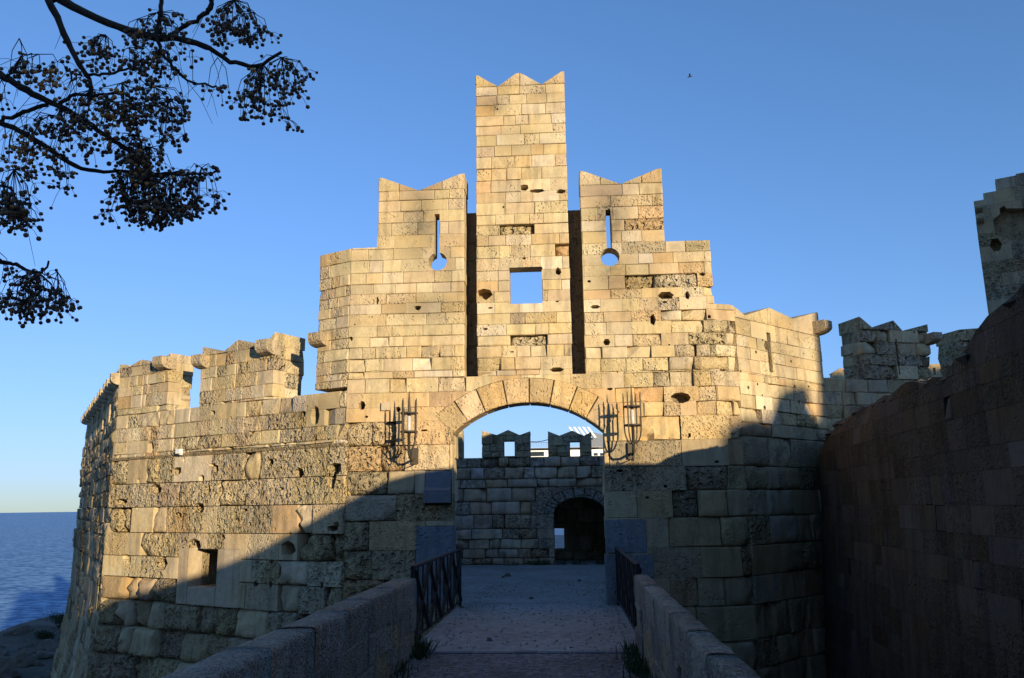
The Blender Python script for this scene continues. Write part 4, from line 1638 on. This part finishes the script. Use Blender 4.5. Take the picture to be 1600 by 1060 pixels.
def parapet(xi, xo, y0, y1, label, seed):
    root = thing('parapet', label, 'parapet', ((xi + xo) / 2, (y0 + y1) / 2, 0), 'parapets of the bridge')
    pm = Masonry(root, mat=M_PARAPET)
    rgp = random.Random(seed)
    H = .885
    inner_left = xi > xo
    if inner_left:      # the left parapet, its inner face looks to +x
        fi = Face((xi, y1), (xi, y0))
        fi = Face((xi, y0), (xi, y1))
        fi.n = Vector((-1, 0, 0))
        fo = Face((xo, y1), (xo, y0)); fo.n = Vector((1, 0, 0))
    else:
        fi = Face((xi, y1), (xi, y0)); fi.n = Vector((1, 0, 0))
        fo = Face((xo, y0), (xo, y1)); fo.n = Vector((-1, 0, 0))
    T = abs(xi - xo)

    def tn(s, z, r_, pp):
        k = r_.uniform(.8, 1.15)
        return (M_PT[0] * k, M_PT[1] * k * r_.uniform(.96, 1.02), M_PT[2] * k, .8)
    L_ = fi.L
    pm.lay(fi, [[(0, 0), (L_, 0), (L_, H - .3), (0, H - .3)]], [H - .3, .29, 0.0], lambda z: (.5, .95), rgp, depth=T / 2, pit=lambda s, z: .8, rough=lambda s, z: .25, tintf=tn, prot=0.0)
    pm.lay(fo, [[(0, -1.2), (L_, -1.2), (L_, H - .3), (0, H - .3)]], [H - .3, .29, 0.0, -.4, -.8, -1.2], lambda z: (.5, .95), rgp, depth=T / 2, pit=lambda s, z: .8, rough=lambda s, z: .25, tintf=tn, prot=0.0)
    # coping blocks across the full width, worn round on top
    y = y0
    while y < y1 - .01:
        w_ = min(rgp.uniform(.75, 1.25), y1 - y)
        if y1 - y - w_ < .35:
            w_ = y1 - y
        nseg = 5
        pr_ = [(0, 0), (0, .26), (.02, .29), (.08, .303), (.5, .308), (.92, .303), (.98, .29), (1, .26), (1, 0)]
        vs, fs = [], []
        sd = rgp.uniform(0, 50)
        dz = rgp.uniform(-.004, .004)
        for k in range(nseg + 1):
            yy = y + .004 + (w_ - .008) * k / nseg
            for (u_, h_) in pr_:
                xx = min(xi, xo) + T * u_
                nn_ = noise.noise(Vector((xx * 4, yy * 4, sd + h_ * 3)))
                vs.append(Vector((xx + nn_ * .010 * (1 if h_ > 0 else 0), yy, H - .3 + h_ + dz * (1 if h_ > 0 else 0) + nn_ * .012 * (1 if h_ > .1 else 0))))
        m_ = len(pr_)
        for k in range(nseg):
            for j_ in range(m_ - 1):
                fs.append((k * m_ + j_, k * m_ + j_ + 1, (k + 1) * m_ + j_ + 1, (k + 1) * m_ + j_))
        fs.append(tuple(range(m_)))
        fs.append(tuple(range(nseg * m_ + m_ - 1, nseg * m_ - 1, -1)))
        kk = rgp.uniform(.85, 1.15)
        pm.add_item(vs, fs, (M_PT[0] * kk, M_PT[1] * kk, M_PT[2] * kk, .75), True, 'coping_stone')
        y += w_
    # end face towards the gate and towards the viewer is closed by the core
    pm.core.box(((xi + xo) / 2, (y0 + y1) / 2, (H - .3) / 2 - .6), (T - .03, y1 - y0 - .004, H - .3 + 1.2))
    pm.finish()


parapet(XL, XL - .30, -3.0, PAR_END, 'worn stone parapet along the left side of the bridge', 5)
parapet(XRr, XRr + .18, -3.0, PAR_END + .3, 'worn stone parapet along the right side of the bridge', 6)


# ------------------------------------------------------------------ railings by the gate
def railing(x, y0, y1, h, label, seed, flare=0.0):
    root = thing('railing', label, 'railing', (x, (y0 + y1) / 2, 0), 'iron railings by the gate')
    rgr = random.Random(seed)

    def P(y, z):
        return Vector((x + flare * (1 - (y - y0) / (y1 - y0)), y, z))
    for y in (y0, y1):
        Geo().box(P(y, h / 2), (.05, .05, h)).build('post', M_IRON, root)
    Geo().tube([P(y0, h - .02), P(y1, h - .02)], .024, 6).build('top_rail', M_IRON, root)
    Geo().tube([P(y0, .08), P(y1, .08)], .02, 6).build('bottom_rail', M_IRON, root)
    n = 12
    for i in range(1, n):
        y = y0 + (y1 - y0) * i / n
        Geo().box(P(y, h / 2 + .03), (.018, .05, h - .12)).build('bar', M_IRON, root)
    for i in range(4):
        ya, yb = y0 + (y1 - y0) * i / 4, y0 + (y1 - y0) * (i + 1) / 4
        for (a, c) in (((ya + .03, h - .06), (yb - .03, .1)), ((ya + .03, .1), (yb - .03, h - .06))):
            pa, pb = P(*a), P(*c)
            off = Vector((.02, 0, 0))
            gg = Geo()
            gg.tube([pa + off, pb + off], .032, 4)
            gg.build('cross_bar', M_IRON, root)


railing(XL - .10, PAR_END + .62, YG - .12, 1.0, 'dark iron railing left of the path between parapet and gate', 1, -.06)
railing(XRr + .05, PAR_END + .62, YG - .12, 1.0, 'dark iron railing right of the path between parapet and gate', 2, .03)


# ------------------------------------------------------------------ wall lanterns
def lantern(px, py_top, py_plate, label, dx):
    sw_, zw = G.px(px, py_plate)
    base = G.w(sw_, zw, -.02)
    root = thing('wall_lantern', label, 'lantern', base, 'iron wall lanterns of the gate')
    out = .62
    c = Vector((base.x + dx, base.y - out, 0))
    k = (YG - out) / YG
    zc = lambda y: EYE + (G.px(px, y)[1] - EYE) * k
    Geo().box(base + Vector((0, -.01, 0)), (.12, .06, .30)).build('back_plate', M_IRON_WARM, root)
    z_arm = base.z - .06
    zr1, zr2 = zc(py_top + 24), zc(py_top + 53)
    zb_, ztip = zc(py_top + 80), zc(py_top)
    Geo().tube([base + Vector((0, -.03, -.05)), Vector((base.x, base.y - .3, z_arm - .03)), Vector((c.x, c.y + .12, z_arm)), Vector((c.x, c.y + .02, z_arm + .08)), Vector((c.x, c.y, zr2 - .02))],
               [.026, .024, .024, .026, .03], 8).build('arm', M_IRON_WARM, root, True)
    sc_ = []
    for i in range(12):
        a = i / 11 * 4.6
        rr_ = .07 * (1 - i / 16)
        sc_.append(Vector((base.x, base.y - .36 - .02 * i / 11 + rr_ * math.cos(a) * .6, z_arm - .12 + rr_ * math.sin(a))))
    Geo().tube([base + Vector((0, -.03, -.16))] + sc_, .010, 5).build('scroll', M_IRON_WARM, root, True)
    r = .148
    for zr_ in (zr1, zr2):
        ring = [c + Vector((r * math.cos(i * math.pi / 12), r * math.sin(i * math.pi / 12), zr_)) for i in range(25)]
        hp = Geo().tube(ring, .015, 6, False).build('hoop', M_IRON_WARM, root, True)
        Geo().box(c + Vector((0, 0, zr_)), (2 * r - .01, .022, .014)).build('spoke', M_IRON_WARM, hp)
        Geo().box(c + Vector((0, 0, zr_)), (.0218, 2 * r - .01, .0135)).build('spoke', M_IRON_WARM, hp)
    for i in range(4):
        a = math.pi / 4 + i * math.pi / 2 + .25
        d = Vector((math.cos(a), math.sin(a), 0))
        rr = r + .018
        pts_ = [c + d * (rr + .005) + Vector((0, 0, ztip - .02)), c + d * rr + Vector((0, 0, ztip - .10)), c + d * rr + Vector((0, 0, zr2 - .02))]
        for t in range(1, 6):
            an = t / 5 * math.pi / 2
            pts_.append(c + d * (rr - (rr - .03) * (1 - math.cos(an))) + Vector((0, 0, zr2 - .02 - (zr2 - zb_) * math.sin(an))))
        Geo().tube(pts_, [.006] + [.014] * (len(pts_) - 1), 6).build('cage_bar', M_IRON_WARM, root, True)
    Geo().tube([c + Vector((0, 0, zr2 + .01)), c + Vector((0, 0, zr2 + .03)), c + Vector((0, 0, zr1 - .07)), c + Vector((0, 0, zr1 - .05))], [.03, .036, .036, .02], 12).build('lamp_glass', M_GLASS, root, True)
    Geo().tube([c + Vector((0, 0, zr1 - .05)), c + Vector((0, 0, zr1 + .02)), c + Vector((0, 0, ztip - .02)), c + Vector((0, 0, ztip + .13))], [.032, .03, .014, .004], 8).build('spike', M_IRON_WARM, root, True)


lantern(649, 622, 713, 'iron cage lantern on the wall left of the arch', .0)
lantern(986, 612, 705, 'iron cage lantern on the wall right of the arch', .0)

# ------------------------------------------------------------------ ferry and far walls
fY = 70.0


def fpt(px, py, y=fY):
    r = ray(px, py)
    return CP + r * (y / r.y)


fer = thing('ship', 'white ship with grey funnel housing moored beyond the merlons, seen through the arch', 'ship', (fpt(880, 720).x, fY, SEA))


def shipbox(name, x0, x1, y0, y1, dy, mat, dep=5.0):
    a, b__ = fpt(x0, y1, fY + dy), fpt(x1, y0, fY + dy)
    return Geo().box(((a.x + b__.x) / 2, fY + dy + dep / 2, (a.z + b__.z) / 2), (b__.x - a.x, dep, b__.z - a.z)).build(name, mat, fer)


shipbox('hull', 560, 1100, 722, 850, 0, M_WHITE, 9)
shipbox('deck_house', 818, 952, 702, 722, 1.0, M_WHITE, 6)
shipbox('upper_deck', 822, 950, 698, 700.5, .6, M_WHITE, 6)
for x0_ in (832, 842, 928, 938):
    shipbox('window', x0_, x0_ + 6, 708, 712, .95, M_DARKPANE, .1)
shipbox('bridge_window_band', 829, 850, 706, 713, .93, M_DARKPANE, .08)
# grey sloping housing
a, b__, c_, d_ = fpt(922, 702, fY + 3), fpt(958, 702, fY + 3), fpt(958, 684, fY + 3), fpt(922, 674, fY + 3)
gg = Geo()
q = [a, b__, c_, d_]
gg.add(q + [v + Vector((0, 4, 0)) for v in q], [(0, 1, 2, 3), (7, 6, 5, 4), (0, 4, 5, 1), (1, 5, 6, 2), (2, 6, 7, 3), (3, 7, 4, 0)])
gg.build('funnel_housing', M_GREY, fer)
for i in range(5):
    a = fpt(888 + i * 7.2, 667.5, fY + 2)
    b__ = fpt(900 + i * 7.2, 684, fY + 2)
    gg = Geo()
    w_ = Vector((.2, 0, 0))
    gg.add([a, a + w_, b__ + w_, b__] + [v + Vector((0, .6, 0)) for v in (a, a + w_, b__ + w_, b__)], [(0, 3, 2, 1), (4, 5, 6, 7), (0, 1, 5, 4), (1, 2, 6, 5), (2, 3, 7, 6), (3, 0, 4, 7)])
    gg.build('slat', M_WHITE, fer)
for i in range(9):
    p_ = fpt(826 + i * 4, 698, fY + .7)
    Geo().tube([p_, p_ + Vector((0, 0, .35))], .02, 4).build('rail_post', M_GREY, fer)
p_, q_ = fpt(826, 698, fY + .7), fpt(858, 698, fY + .7)
Geo().tube([p_ + Vector((0, 0, .35)), q_ + Vector((0, 0, .35))], .02, 4).build('handrail', M_GREY, fer)

# far sunlit wall at the right, between the merlons
fw = thing('distant_wall', 'distant sunlit battlement showing in the gaps of the shaded merlon wall', 'wall', (20, 45, 0))
a, b__ = fpt(1270, 595, 44), fpt(1500, 585, 44)
DFc = Face((a.x, 44), (b__.x, 44))
DM = Masonry(fw)
rg = random.Random(91)
zb = DFc.px(1300, 590)[1]
DM.lay(DFc, [[(0, zb - 3), (DFc.L, zb - 3), (DFc.L, zb), (0, zb)]], run(zb, zb - 3, .35, .5, rg), lambda z: (.5, .9), rg, rough=lambda s, z: .1)
a = DFc.px(1300, 590)[0]; c = DFc.px(1326, 590)[0]
DM.lay(DFc, [[(a, zb), (c, zb), (c, DFc.px(1320, 583)[1]), (a, DFc.px(1320, 583)[1])]], [DFc.px(1320, 583)[1], zb], lambda z: (.4, .6), rg)
zz_ = DFc.px(1320, 583)[1]
DM.poly_stone(DFc, [[(a, zz_), (c, zz_), ((a + c) / 2 + .1, zz_ + .3)]], rg, .6, .3, .02, name='coping_stone')
a = DFc.px(1440, 590)[0]; c = DFc.px(1474, 590)[0]
zt_ = DFc.px(1462, 569)[1]
zz0 = DFc.px(1462, 592)[1]
hx = [(DFc.px(1458, 580)[0], DFc.px(1458, 587)[1]), (DFc.px(1462, 580)[0], DFc.px(1458, 587)[1]), (DFc.px(1462, 580)[0], DFc.px(1458, 575)[1]), (DFc.px(1458, 580)[0], DFc.px(1458, 575)[1])]
DM.lay(DFc, [[(a, zb), (c, zb), (c, zt_), (a, zt_)]], run(zt_, zb, .3, .4, rg), lambda z: (.4, .6), rg, [hx])
DM.core_poly(DFc, [[(0, zb - 9), (DFc.L, zb - 9), (DFc.L, zb - .01), (0, zb - .01)]], [], .2, .8)
DM.finish()

# ------------------------------------------------------------------ shore: rocks and shrubs
rg = random.Random(101)


def rock(x, y, sz, label):
    z0_ = shore_z(x, y)
    gg = Geo()
    vs, fs = [], []
    n = 9
    sd = rg.uniform(0, 99)
    for j_, (fr_, hz_) in enumerate(((1.0, -.25), (1.05, .15), (.8, .45), (.4, .62))):
        for i in range(n):
            a = i / n * 6.283
            r_ = sz * fr_ * (1 + .45 * noise.noise(Vector((math.cos(a) * 1.3, math.sin(a) * 1.3, sd + j_ * .5))))
            vs.append(Vector((x + r_ * math.cos(a), y + r_ * .8 * math.sin(a), z0_ + sz * hz_ * (1 + .3 * noise.noise(Vector((a, sd, j_)))))))
    vs.append(Vector((x, y, z0_ + sz * .66)))
    for j_ in range(3):
        for i in range(n):
            fs.append((j_ * n + i, j_ * n + (i + 1) % n, (j_ + 1) * n + (i + 1) % n, (j_ + 1) * n + i))
    fs += [(3 * n + i, 3 * n + (i + 1) % n, 4 * n) for i in range(n)]
    gg.add(vs, fs)
    return tag(gg.build('shore_rock', M_ROCKG), label, 'rock', 'rocks on the dark shore')


for i in range(30):
    px_, py_ = rg.uniform(-10, 130), rg.uniform(985, 1075)
    p_ = on_z(px_, py_, MOAT)
    rock(p_.x, p_.y, rg.uniform(.18, .6), 'rough dark rock lying on the shaded shore at the lower left')


def shrub(px_, py_, sz, label):
    p_ = on_z(px_, py_, MOAT)
    z0_ = shore_z(p_.x, p_.y)
    root = thing('shrub', label, 'shrub', (p_.x, p_.y, z0_))
    gg = Geo()
    st = Geo()
    for i in range(9):
        a = rg.uniform(0, 6.28)
        tip = Vector((p_.x + math.cos(a) * sz * rg.uniform(.2, .7), p_.y + math.sin(a) * sz * rg.uniform(.2, .7), z0_ + sz * rg.uniform(.3, .7)))
        st.tube([Vector((p_.x, p_.y, z0_ - .1)), tip], [.02, .006], 4)
        for _ in range(260):
            q_ = tip + Vector((rg.gauss(0, .22), rg.gauss(0, .22), rg.gauss(0, .13))) * sz
            if q_.z < z0_:
                q_.z = z0_ + .02
            d1 = Vector((rg.gauss(0, 1), rg.gauss(0, 1), rg.gauss(0, 1))).normalized() * rg.uniform(.03, .07)
            d2 = Vector((rg.gauss(0, 1), rg.gauss(0, 1), rg.gauss(0, 1))).normalized() * .025
            gg.add([q_, q_ + d1 * .5 + d2, q_ + d1, q_ + d1 * .5 - d2], [(0, 1, 2, 3)])
    f_ = gg.build('foliage', M_SHRUB, root)
    st.build('stem', M_BARK, root)


shrub(92, 986, .75, 'low dark shrub against the foot of the far left wall above the water')
shrub(66, 996, .55, 'low dark shrub on the shore edge left of the one by the wall')
shrub(104, 1040, .5, 'small low shrub nearest the bottom of the battered wall')

# ------------------------------------------------------------------ chinaberry tree overhead
tr = Vector((-5.2, 1.6, MOAT))
tree = thing('chinaberry_tree', 'bare tree reaching in from the upper left, branches hung with clusters of brown berries', 'tree', tr)
rg = random.Random(111)


def bpts(lst):
    return [at_depth(x, y, d) for (x, y, d) in lst]


def limb(lst, r0_, r1_, name='branch'):
    pts_ = bpts(lst)
    # smooth by subdivision with a little wander
    out_ = []
    for i in range(len(pts_) - 1):
        for k in range(4):
            t = k / 4
            p0 = pts_[max(i - 1, 0)]; p1_ = pts_[i]; p2_ = pts_[i + 1]; p3 = pts_[min(i + 2, len(pts_) - 1)]
            q = 0.5 * ((2 * p1_) + (-p0 + p2_) * t + (2 * p0 - 5 * p1_ + 4 * p2_ - p3) * t * t + (-p0 + 3 * p1_ - 3 * p2_ + p3) * t ** 3)
            out_.append(q + Vector((rg.gauss(0, .0018), rg.gauss(0, .004), rg.gauss(0, .0018))))
    out_.append(pts_[-1])
    n = len(out_)
    rad = [(r0_ + (r1_ - r0_) * i / (n - 1)) * rg.uniform(.88, 1.14) for i in range(n)]
    Geo().tube(out_, rad, 7).build(name, M_BARK, tree, True)
    return out_


trunk = [Vector((-5.2, 1.6, MOAT - .2)), Vector((-5.15, 1.6, -1.5)), Vector((-5.0, 1.65, .4)), Vector((-4.7, 1.75, 2.0)), Vector((-4.3, 1.9, 3.2))]
Geo().tube(trunk, [.28, .22, .19, .16, .12], 12).build('trunk', M_BARK, tree, True)
DB = 2.6
L = []
Geo().tube([trunk[-1], at_depth(-420, 60, 2.9), at_depth(-200, -190, 2.75), at_depth(-40, -140, DB), at_depth(60, -40, DB), at_depth(85, 0, DB)], [.10, .07, .045, .03, .02, .016], 8).build('limb', M_BARK, tree, True)
Geo().tube([trunk[-2], at_depth(-500, 180, 2.9), at_depth(-200, 120, 2.7), at_depth(-60, 95, 2.6), at_depth(0, 117, 2.55)], [.09, .06, .04, .022, .014], 8).build('limb', M_BARK, tree, True)
Geo().tube([trunk[-2] + Vector((0, 0, -.1)), at_depth(-500, 380, 2.9), at_depth(-200, 330, 2.8), at_depth(-60, 380, 2.7), at_depth(0, 408, 2.65)], [.07, .045, .025, .014, .008], 8).build('limb', M_BARK, tree, True)
L.append(limb([(85, -5, DB), (150, 28, DB), (220, 55, DB), (268, 60, DB), (320, 72, DB), (360, 95, DB), (400, 104, DB), (440, 82, DB)], .0145, .005))
L.append(limb([(72, -8, 2.5), (95, 40, 2.5), (115, 85, 2.5), (135, 118, 2.5), (142, 140, 2.5), (138, 165, 2.5)], .0105, .005))
L.append(limb([(-6, 112, 2.55), (25, 132, 2.55), (60, 152, 2.55), (92, 166, 2.55), (130, 187, 2.55), (165, 212, 2.55), (200, 235, 2.55), (230, 258, 2.55)], .012, .006))
L.append(limb([(92, 160, 2.5), (120, 148, 2.5), (150, 148, 2.5), (180, 145, 2.5)], .006, .004))
L.append(limb([(-6, 190, 2.6), (30, 205, 2.6), (70, 228, 2.6), (110, 255, 2.6), (150, 268, 2.6), (200, 268, 2.6), (260, 272, 2.6), (310, 272, 2.6), (342, 268, 2.6)], .0095, .003))
L.append(limb([(-6, 190, 2.6), (25, 180, 2.6), (50, 170, 2.58), (75, 162, 2.55)], .007, .006))
L.append(limb([(262, 55, DB), (290, 40, DB), (318, 22, DB), (330, 8, DB), (330, -15, DB)], .007, .008))
L.append(limb([(262, 92, DB), (275, 110, DB), (300, 128, DB), (338, 135, DB)], .005, .003))
L.append(limb([(-6, 408, 2.65), (15, 412, 2.65), (32, 416, 2.65), (50, 425, 2.65), (66, 425, 2.65), (76, 408, 2.65)], .0075, .003))
L.append(limb([(250, -12, 2.55), (252, 20, 2.55), (245, 55, 2.55), (255, 85, 2.55), (268, 100, 2.55)], .008, .005))
L.append(limb([(135, 118, 2.5), (160, 115, 2.5), (195, 110, 2.5), (225, 92, 2.5)], .005, .003))
L.append(limb([(-6, 125, 2.45), (20, 112, 2.45), (33, 88, 2.45), (50, 84, 2.45)], .004, .002))
L.append(limb([(-6, 290, 2.5), (10, 292, 2.5), (22, 300, 2.5)], .005, .003))
L.append(limb([(225, 258, 2.55), (238, 275, 2.55), (232, 300, 2.55)], .007, .003))
L.append(limb([(108, 105, 2.5), (112, 125, 2.5), (128, 118, 2.5)], .003, .003))

# clusters: (px, py of the shoot tip, spread x, spread down, berries, depth, share of ochre berries, coloured as if warmly lit)
CL_ = [(245, 20, 55, 60, 70, 2.55, .02), (215, 30, 35, 30, 25, 2.6, .0), (365, 0, 42, 75, 115, 2.6, .0), (395, 20, 50, 50, 30, 2.6, .0), (410, 100, 60, 110, 110, 2.6, .05),
       (440, 90, 50, 70, 90, 2.6, .08), (165, 55, 35, 55, 60, 2.6, .05), (200, 75, 45, 45, 45, 2.55, .0), (250, 78, 30, 40, 55, 2.55, .15),
       (80, 105, 22, 50, 30, 2.5, .85), (60, 85, 45, 35, 26, 2.45, .05), (30, 60, 30, 80, 18, 2.45, 0), (145, 140, 50, 60, 70, 2.5, .1), (190, 130, 45, 65, 80, 2.5, .35), (180, 160, 38, 60, 70, 2.5, .4),
       (240, 135, 50, 70, 90, 2.55, .05), (265, 155, 32, 75, 65, 2.55, .05), (210, 210, 45, 60, 110, 2.55, .3), (235, 230, 50, 60, 110, 2.55, .2), (40, 195, 30, 50, 38, 2.6, .85),
       (20, 200, 20, 70, 16, 2.6, .7), (80, 180, 45, 60, 50, 2.6, .15), (110, 200, 50, 55, 55, 2.6, .1), (95, 240, 25, 70, 26, 2.6, .1), (65, 220, 40, 60, 22, 2.6, .3),
       (230, 270, 60, 85, 150, 2.6, .03), (200, 268, 45, 80, 100, 2.6, .0), (275, 268, 50, 80, 120, 2.6, .0), (315, 262, 28, 80, 65, 2.6, .05), (250, 275, 70, 50, 80, 2.6, .0),
       (22, 265, 40, 90, 110, 2.5, .03), (8, 300, 40, 70, 75, 2.5, .03), (60, 425, 55, 80, 130, 2.65, .0), (40, 430, 40, 65, 75, 2.65, .0), (90, 425, 35, 70, 35, 2.65, .0), (0, 395, 25, 40, 9, 2.6, .0),
       (345, 135, 12, 30, 5, 2.6, 0), (300, 80, 12, 60, 4, 2.6, 0), (340, 90, 40, 60, 6, 2.6, 0), (2, 125, 20, 60, 12, 2.5, .2), (130, 95, 28, 40, 16, 2.5, .1)]
berries = []
tw_g = Geo()
for (cx_, cy_, sx_, sy_, n_, d_, oc) in CL_:
    tip = at_depth(cx_, cy_, d_)
    sc1 = d_ / F_PX
    n_ = int(n_ * 1.3)
    nsub = max(2, n_ // 6)
    subs = []
    for i in range(nsub):
        a = rg.uniform(-1, 1)
        ex = cx_ + sx_ * a * rg.uniform(.5, 1)
        ey = cy_ + sy_ * (rg.random() ** .7) * .85 - abs(a) * 2
        dd = d_ + rg.gauss(0, .06)
        e = at_depth(ex, ey, dd)
        mid = at_depth((cx_ + ex) / 2 + (ex - cx_) * .25, (cy_ + ey) / 2 - 6, (d_ + dd) / 2)
        subs.append(e)
        tw_g.tube([tip, mid, e], [.0017, .0014, .0011], 3, False)
    for i in range(n_):
        e = rg.choice(subs)
        b_ = e + Vector((rg.gauss(0, .018), rg.gauss(0, .025), -abs(rg.gauss(.018, .018)) + .008))
        m_ = e.lerp(b_, .5) + Vector((0, 0, .008))
        tw_g.tube([e, m_, b_], .0008, 3, False)
        mt = 1 if rg.random() < oc else (0 if rg.random() < .6 else 2)
        berries.append((b_, .0066 * rg.uniform(.75, 1.18), mt))
# bare thin twigs
for _ in range(90):
    l_ = rg.choice(L)
    p_ = rg.choice(l_)
    q_ = p_ + Vector((rg.gauss(0, .05), rg.gauss(0, .05), -rg.uniform(.04, .2)))
    tw_g.tube([p_, p_.lerp(q_, .5) + Vector((0, .01, .015)), q_], [.0012, .001, .0006], 3, False)
o = tw_g.build('twigs', M_BARK, tree)
o['kind'] = 'stuff'
import bmesh
bm = bmesh.new()
bmesh.ops.create_icosphere(bm, subdivisions=1, radius=1.0)
ico_v = [v.co.copy() for v in bm.verts]
ico_f = [tuple(v.index for v in f.verts) for f in bm.faces]
bm.free()
bm = bmesh.new()
bmesh.ops.create_icosphere(bm, subdivisions=2, radius=1.0)
bmes = []
for mt in M_BERRY:
    me = bpy.data.meshes.new('berry')
    bm.to_mesh(me)
    me.materials.append(mt)
    me.polygons.foreach_set('use_smooth', [True] * len(me.polygons))
    bmes.append(me)
bm.free()
inframe = []
for b_ in berries:
    v = CM.transposed() @ (b_[0] - CP)
    x_, y_ = 800 - v.x / v.z * F_PX, 530 + v.y / v.z * F_PX
    vis = -5 < x_ < 1605 and -5 < y_ < 1065
    inframe.append((0 if vis else 1, -b_[1] / -v.z, b_))
inframe.sort(key=lambda q: (q[0], q[1]))
for q in inframe[:290]:
    p_, r_, mt = q[2]
    o = put('berry', bmes[mt], tree, p_ - tr)
    o.scale = (r_, r_, r_ * rg.uniform(.95, 1.1))
for k in range(3):
    gg = Geo()
    for q in inframe[290:]:
        p_, r_, mt = q[2]
        if mt != k:
            continue
        gg.add([p_ + v * r_ for v in ico_v], ico_f)
    o = gg.build(['brown_berry_mass', 'lit_ochre_berry_mass', 'dark_berry_mass'][k], M_BERRY[k], tree, True)
    o['kind'] = 'stuff'
print('berries', len(berries))

# ------------------------------------------------------------------ a bird
bp_ = at_depth(1078, 120, 60)
bird = thing('bird', 'tiny dark bird flying alone in the blue sky right of the tower', 'bird', bp_)
Geo().tube([bp_ + Vector((-.18, 0, -.02)), bp_ + Vector((-.08, 0, 0)), bp_ + Vector((.06, 0, .01)), bp_ + Vector((.14, 0, .03)), bp_ + Vector((.19, 0, .02))], [.01, .04, .05, .03, .005], 7).build('body', M_BIRD, bird, True)
for sg in (-1, 1):
    w_ = Geo()
    w_.add([bp_ + Vector((.05, 0, .02)), bp_ + Vector((-.06, 0, .02)), bp_ + Vector((-.1, sg * .2, .12)), bp_ + Vector((-.12, sg * .34, .05)), bp_ + Vector((.02, sg * .2, .15)),
            bp_ + Vector((0, 0, .0)), bp_ + Vector((-.03, sg * .2, .115))], [(0, 1, 2, 4), (4, 2, 3), (5, 6, 2, 1), (0, 4, 6, 5)])
    w_.build('wing', M_BIRD, bird)

# ------------------------------------------------------------------ unseen wall behind the viewer, put in to throw shade across the gate
# silhouette found by following the sun's rays back from the edge of the shade
YO = -13.0


def back(p):
    t = (YO - p.y) / TO_SUN.y
    q = p + TO_SUN * t
    return (q.x, q.z)


edge = []
for (px, py) in [(1172, 682), (1180, 652), (1196, 655), (1215, 668), (1232, 655), (1242, 628), (1250, 606), (1257, 600), (1263, 622), (1270, 652), (1282, 655)]:
    edge.append(back(RF.w(*RF.px(px, py))))
e2 = [back(MF.w(*MF.px(px, py))) for (px, py) in [(1305, 655), (1320, 645), (1323, 600)]]
edge += e2
zhi = back(TFc.w(*TFc.px(1524, 260)))[1] + 1.5
edge += [(e2[-1][0] + .06, e2[-1][1] + 1.6), (e2[-1][0] + .5, zhi), (70.0, zhi + 1)]
edge = [(-16.0, 3.2), (6.7, 3.3), (6.8, 9.2), (9.55, 9.0), (9.6, 3.3), (edge[0][0] - 9.0, 3.3), (edge[0][0] - 4.0, 3.6), (edge[0][0] - 1.2, 4.2)] + edge  # tall block added to shade the tree and the far left wall
print('occluder', [(round(a, 1), round(b, 1)) for a, b in edge])
mono = [edge[0]]
for e_ in edge[1:]:
    mono.append((max(e_[0], mono[-1][0] + .05), e_[1]))
tw2 = thing('shade_wall', 'long unseen wall behind the viewer, its top shaped to throw the shade', 'wall', (0, YO, 0))
vs, fs = [], []
for (x_, z_) in mono:
    vs += [Vector((x_, YO, MOAT - 1)), Vector((x_, YO, z_)), Vector((x_, YO - 1.4, z_)), Vector((x_, YO - 1.4, MOAT - 1))]
for i in range(len(mono) - 1):
    k = i * 4
    fs += [(k, k + 1, k + 5, k + 4), (k + 1, k + 2, k + 6, k + 5), (k + 2, k + 3, k + 7, k + 6), (k + 3, k, k + 4, k + 7)]
fs += [(0, 3, 2, 1), (len(vs) - 4, len(vs) - 3, len(vs) - 2, len(vs) - 1)]
gg = Geo()
gg.add(vs, fs)
gg.build('wall_body', M_CORE, tw2)

# unseen block added behind the viewer to cut the fill light from the sky
hs_ = thing('sky_blocker', 'unseen tall house of the town behind the viewer', 'blocker', (-11, -22, MOAT))
Geo().box((-11, -21, 6), (18, 11, 22)).build('wall', M_PLASTER, hs_)
Geo().box((-11, -21, 17.3), (18.6, 11.6, .6)).build('blocker_top', M_CORE, hs_)
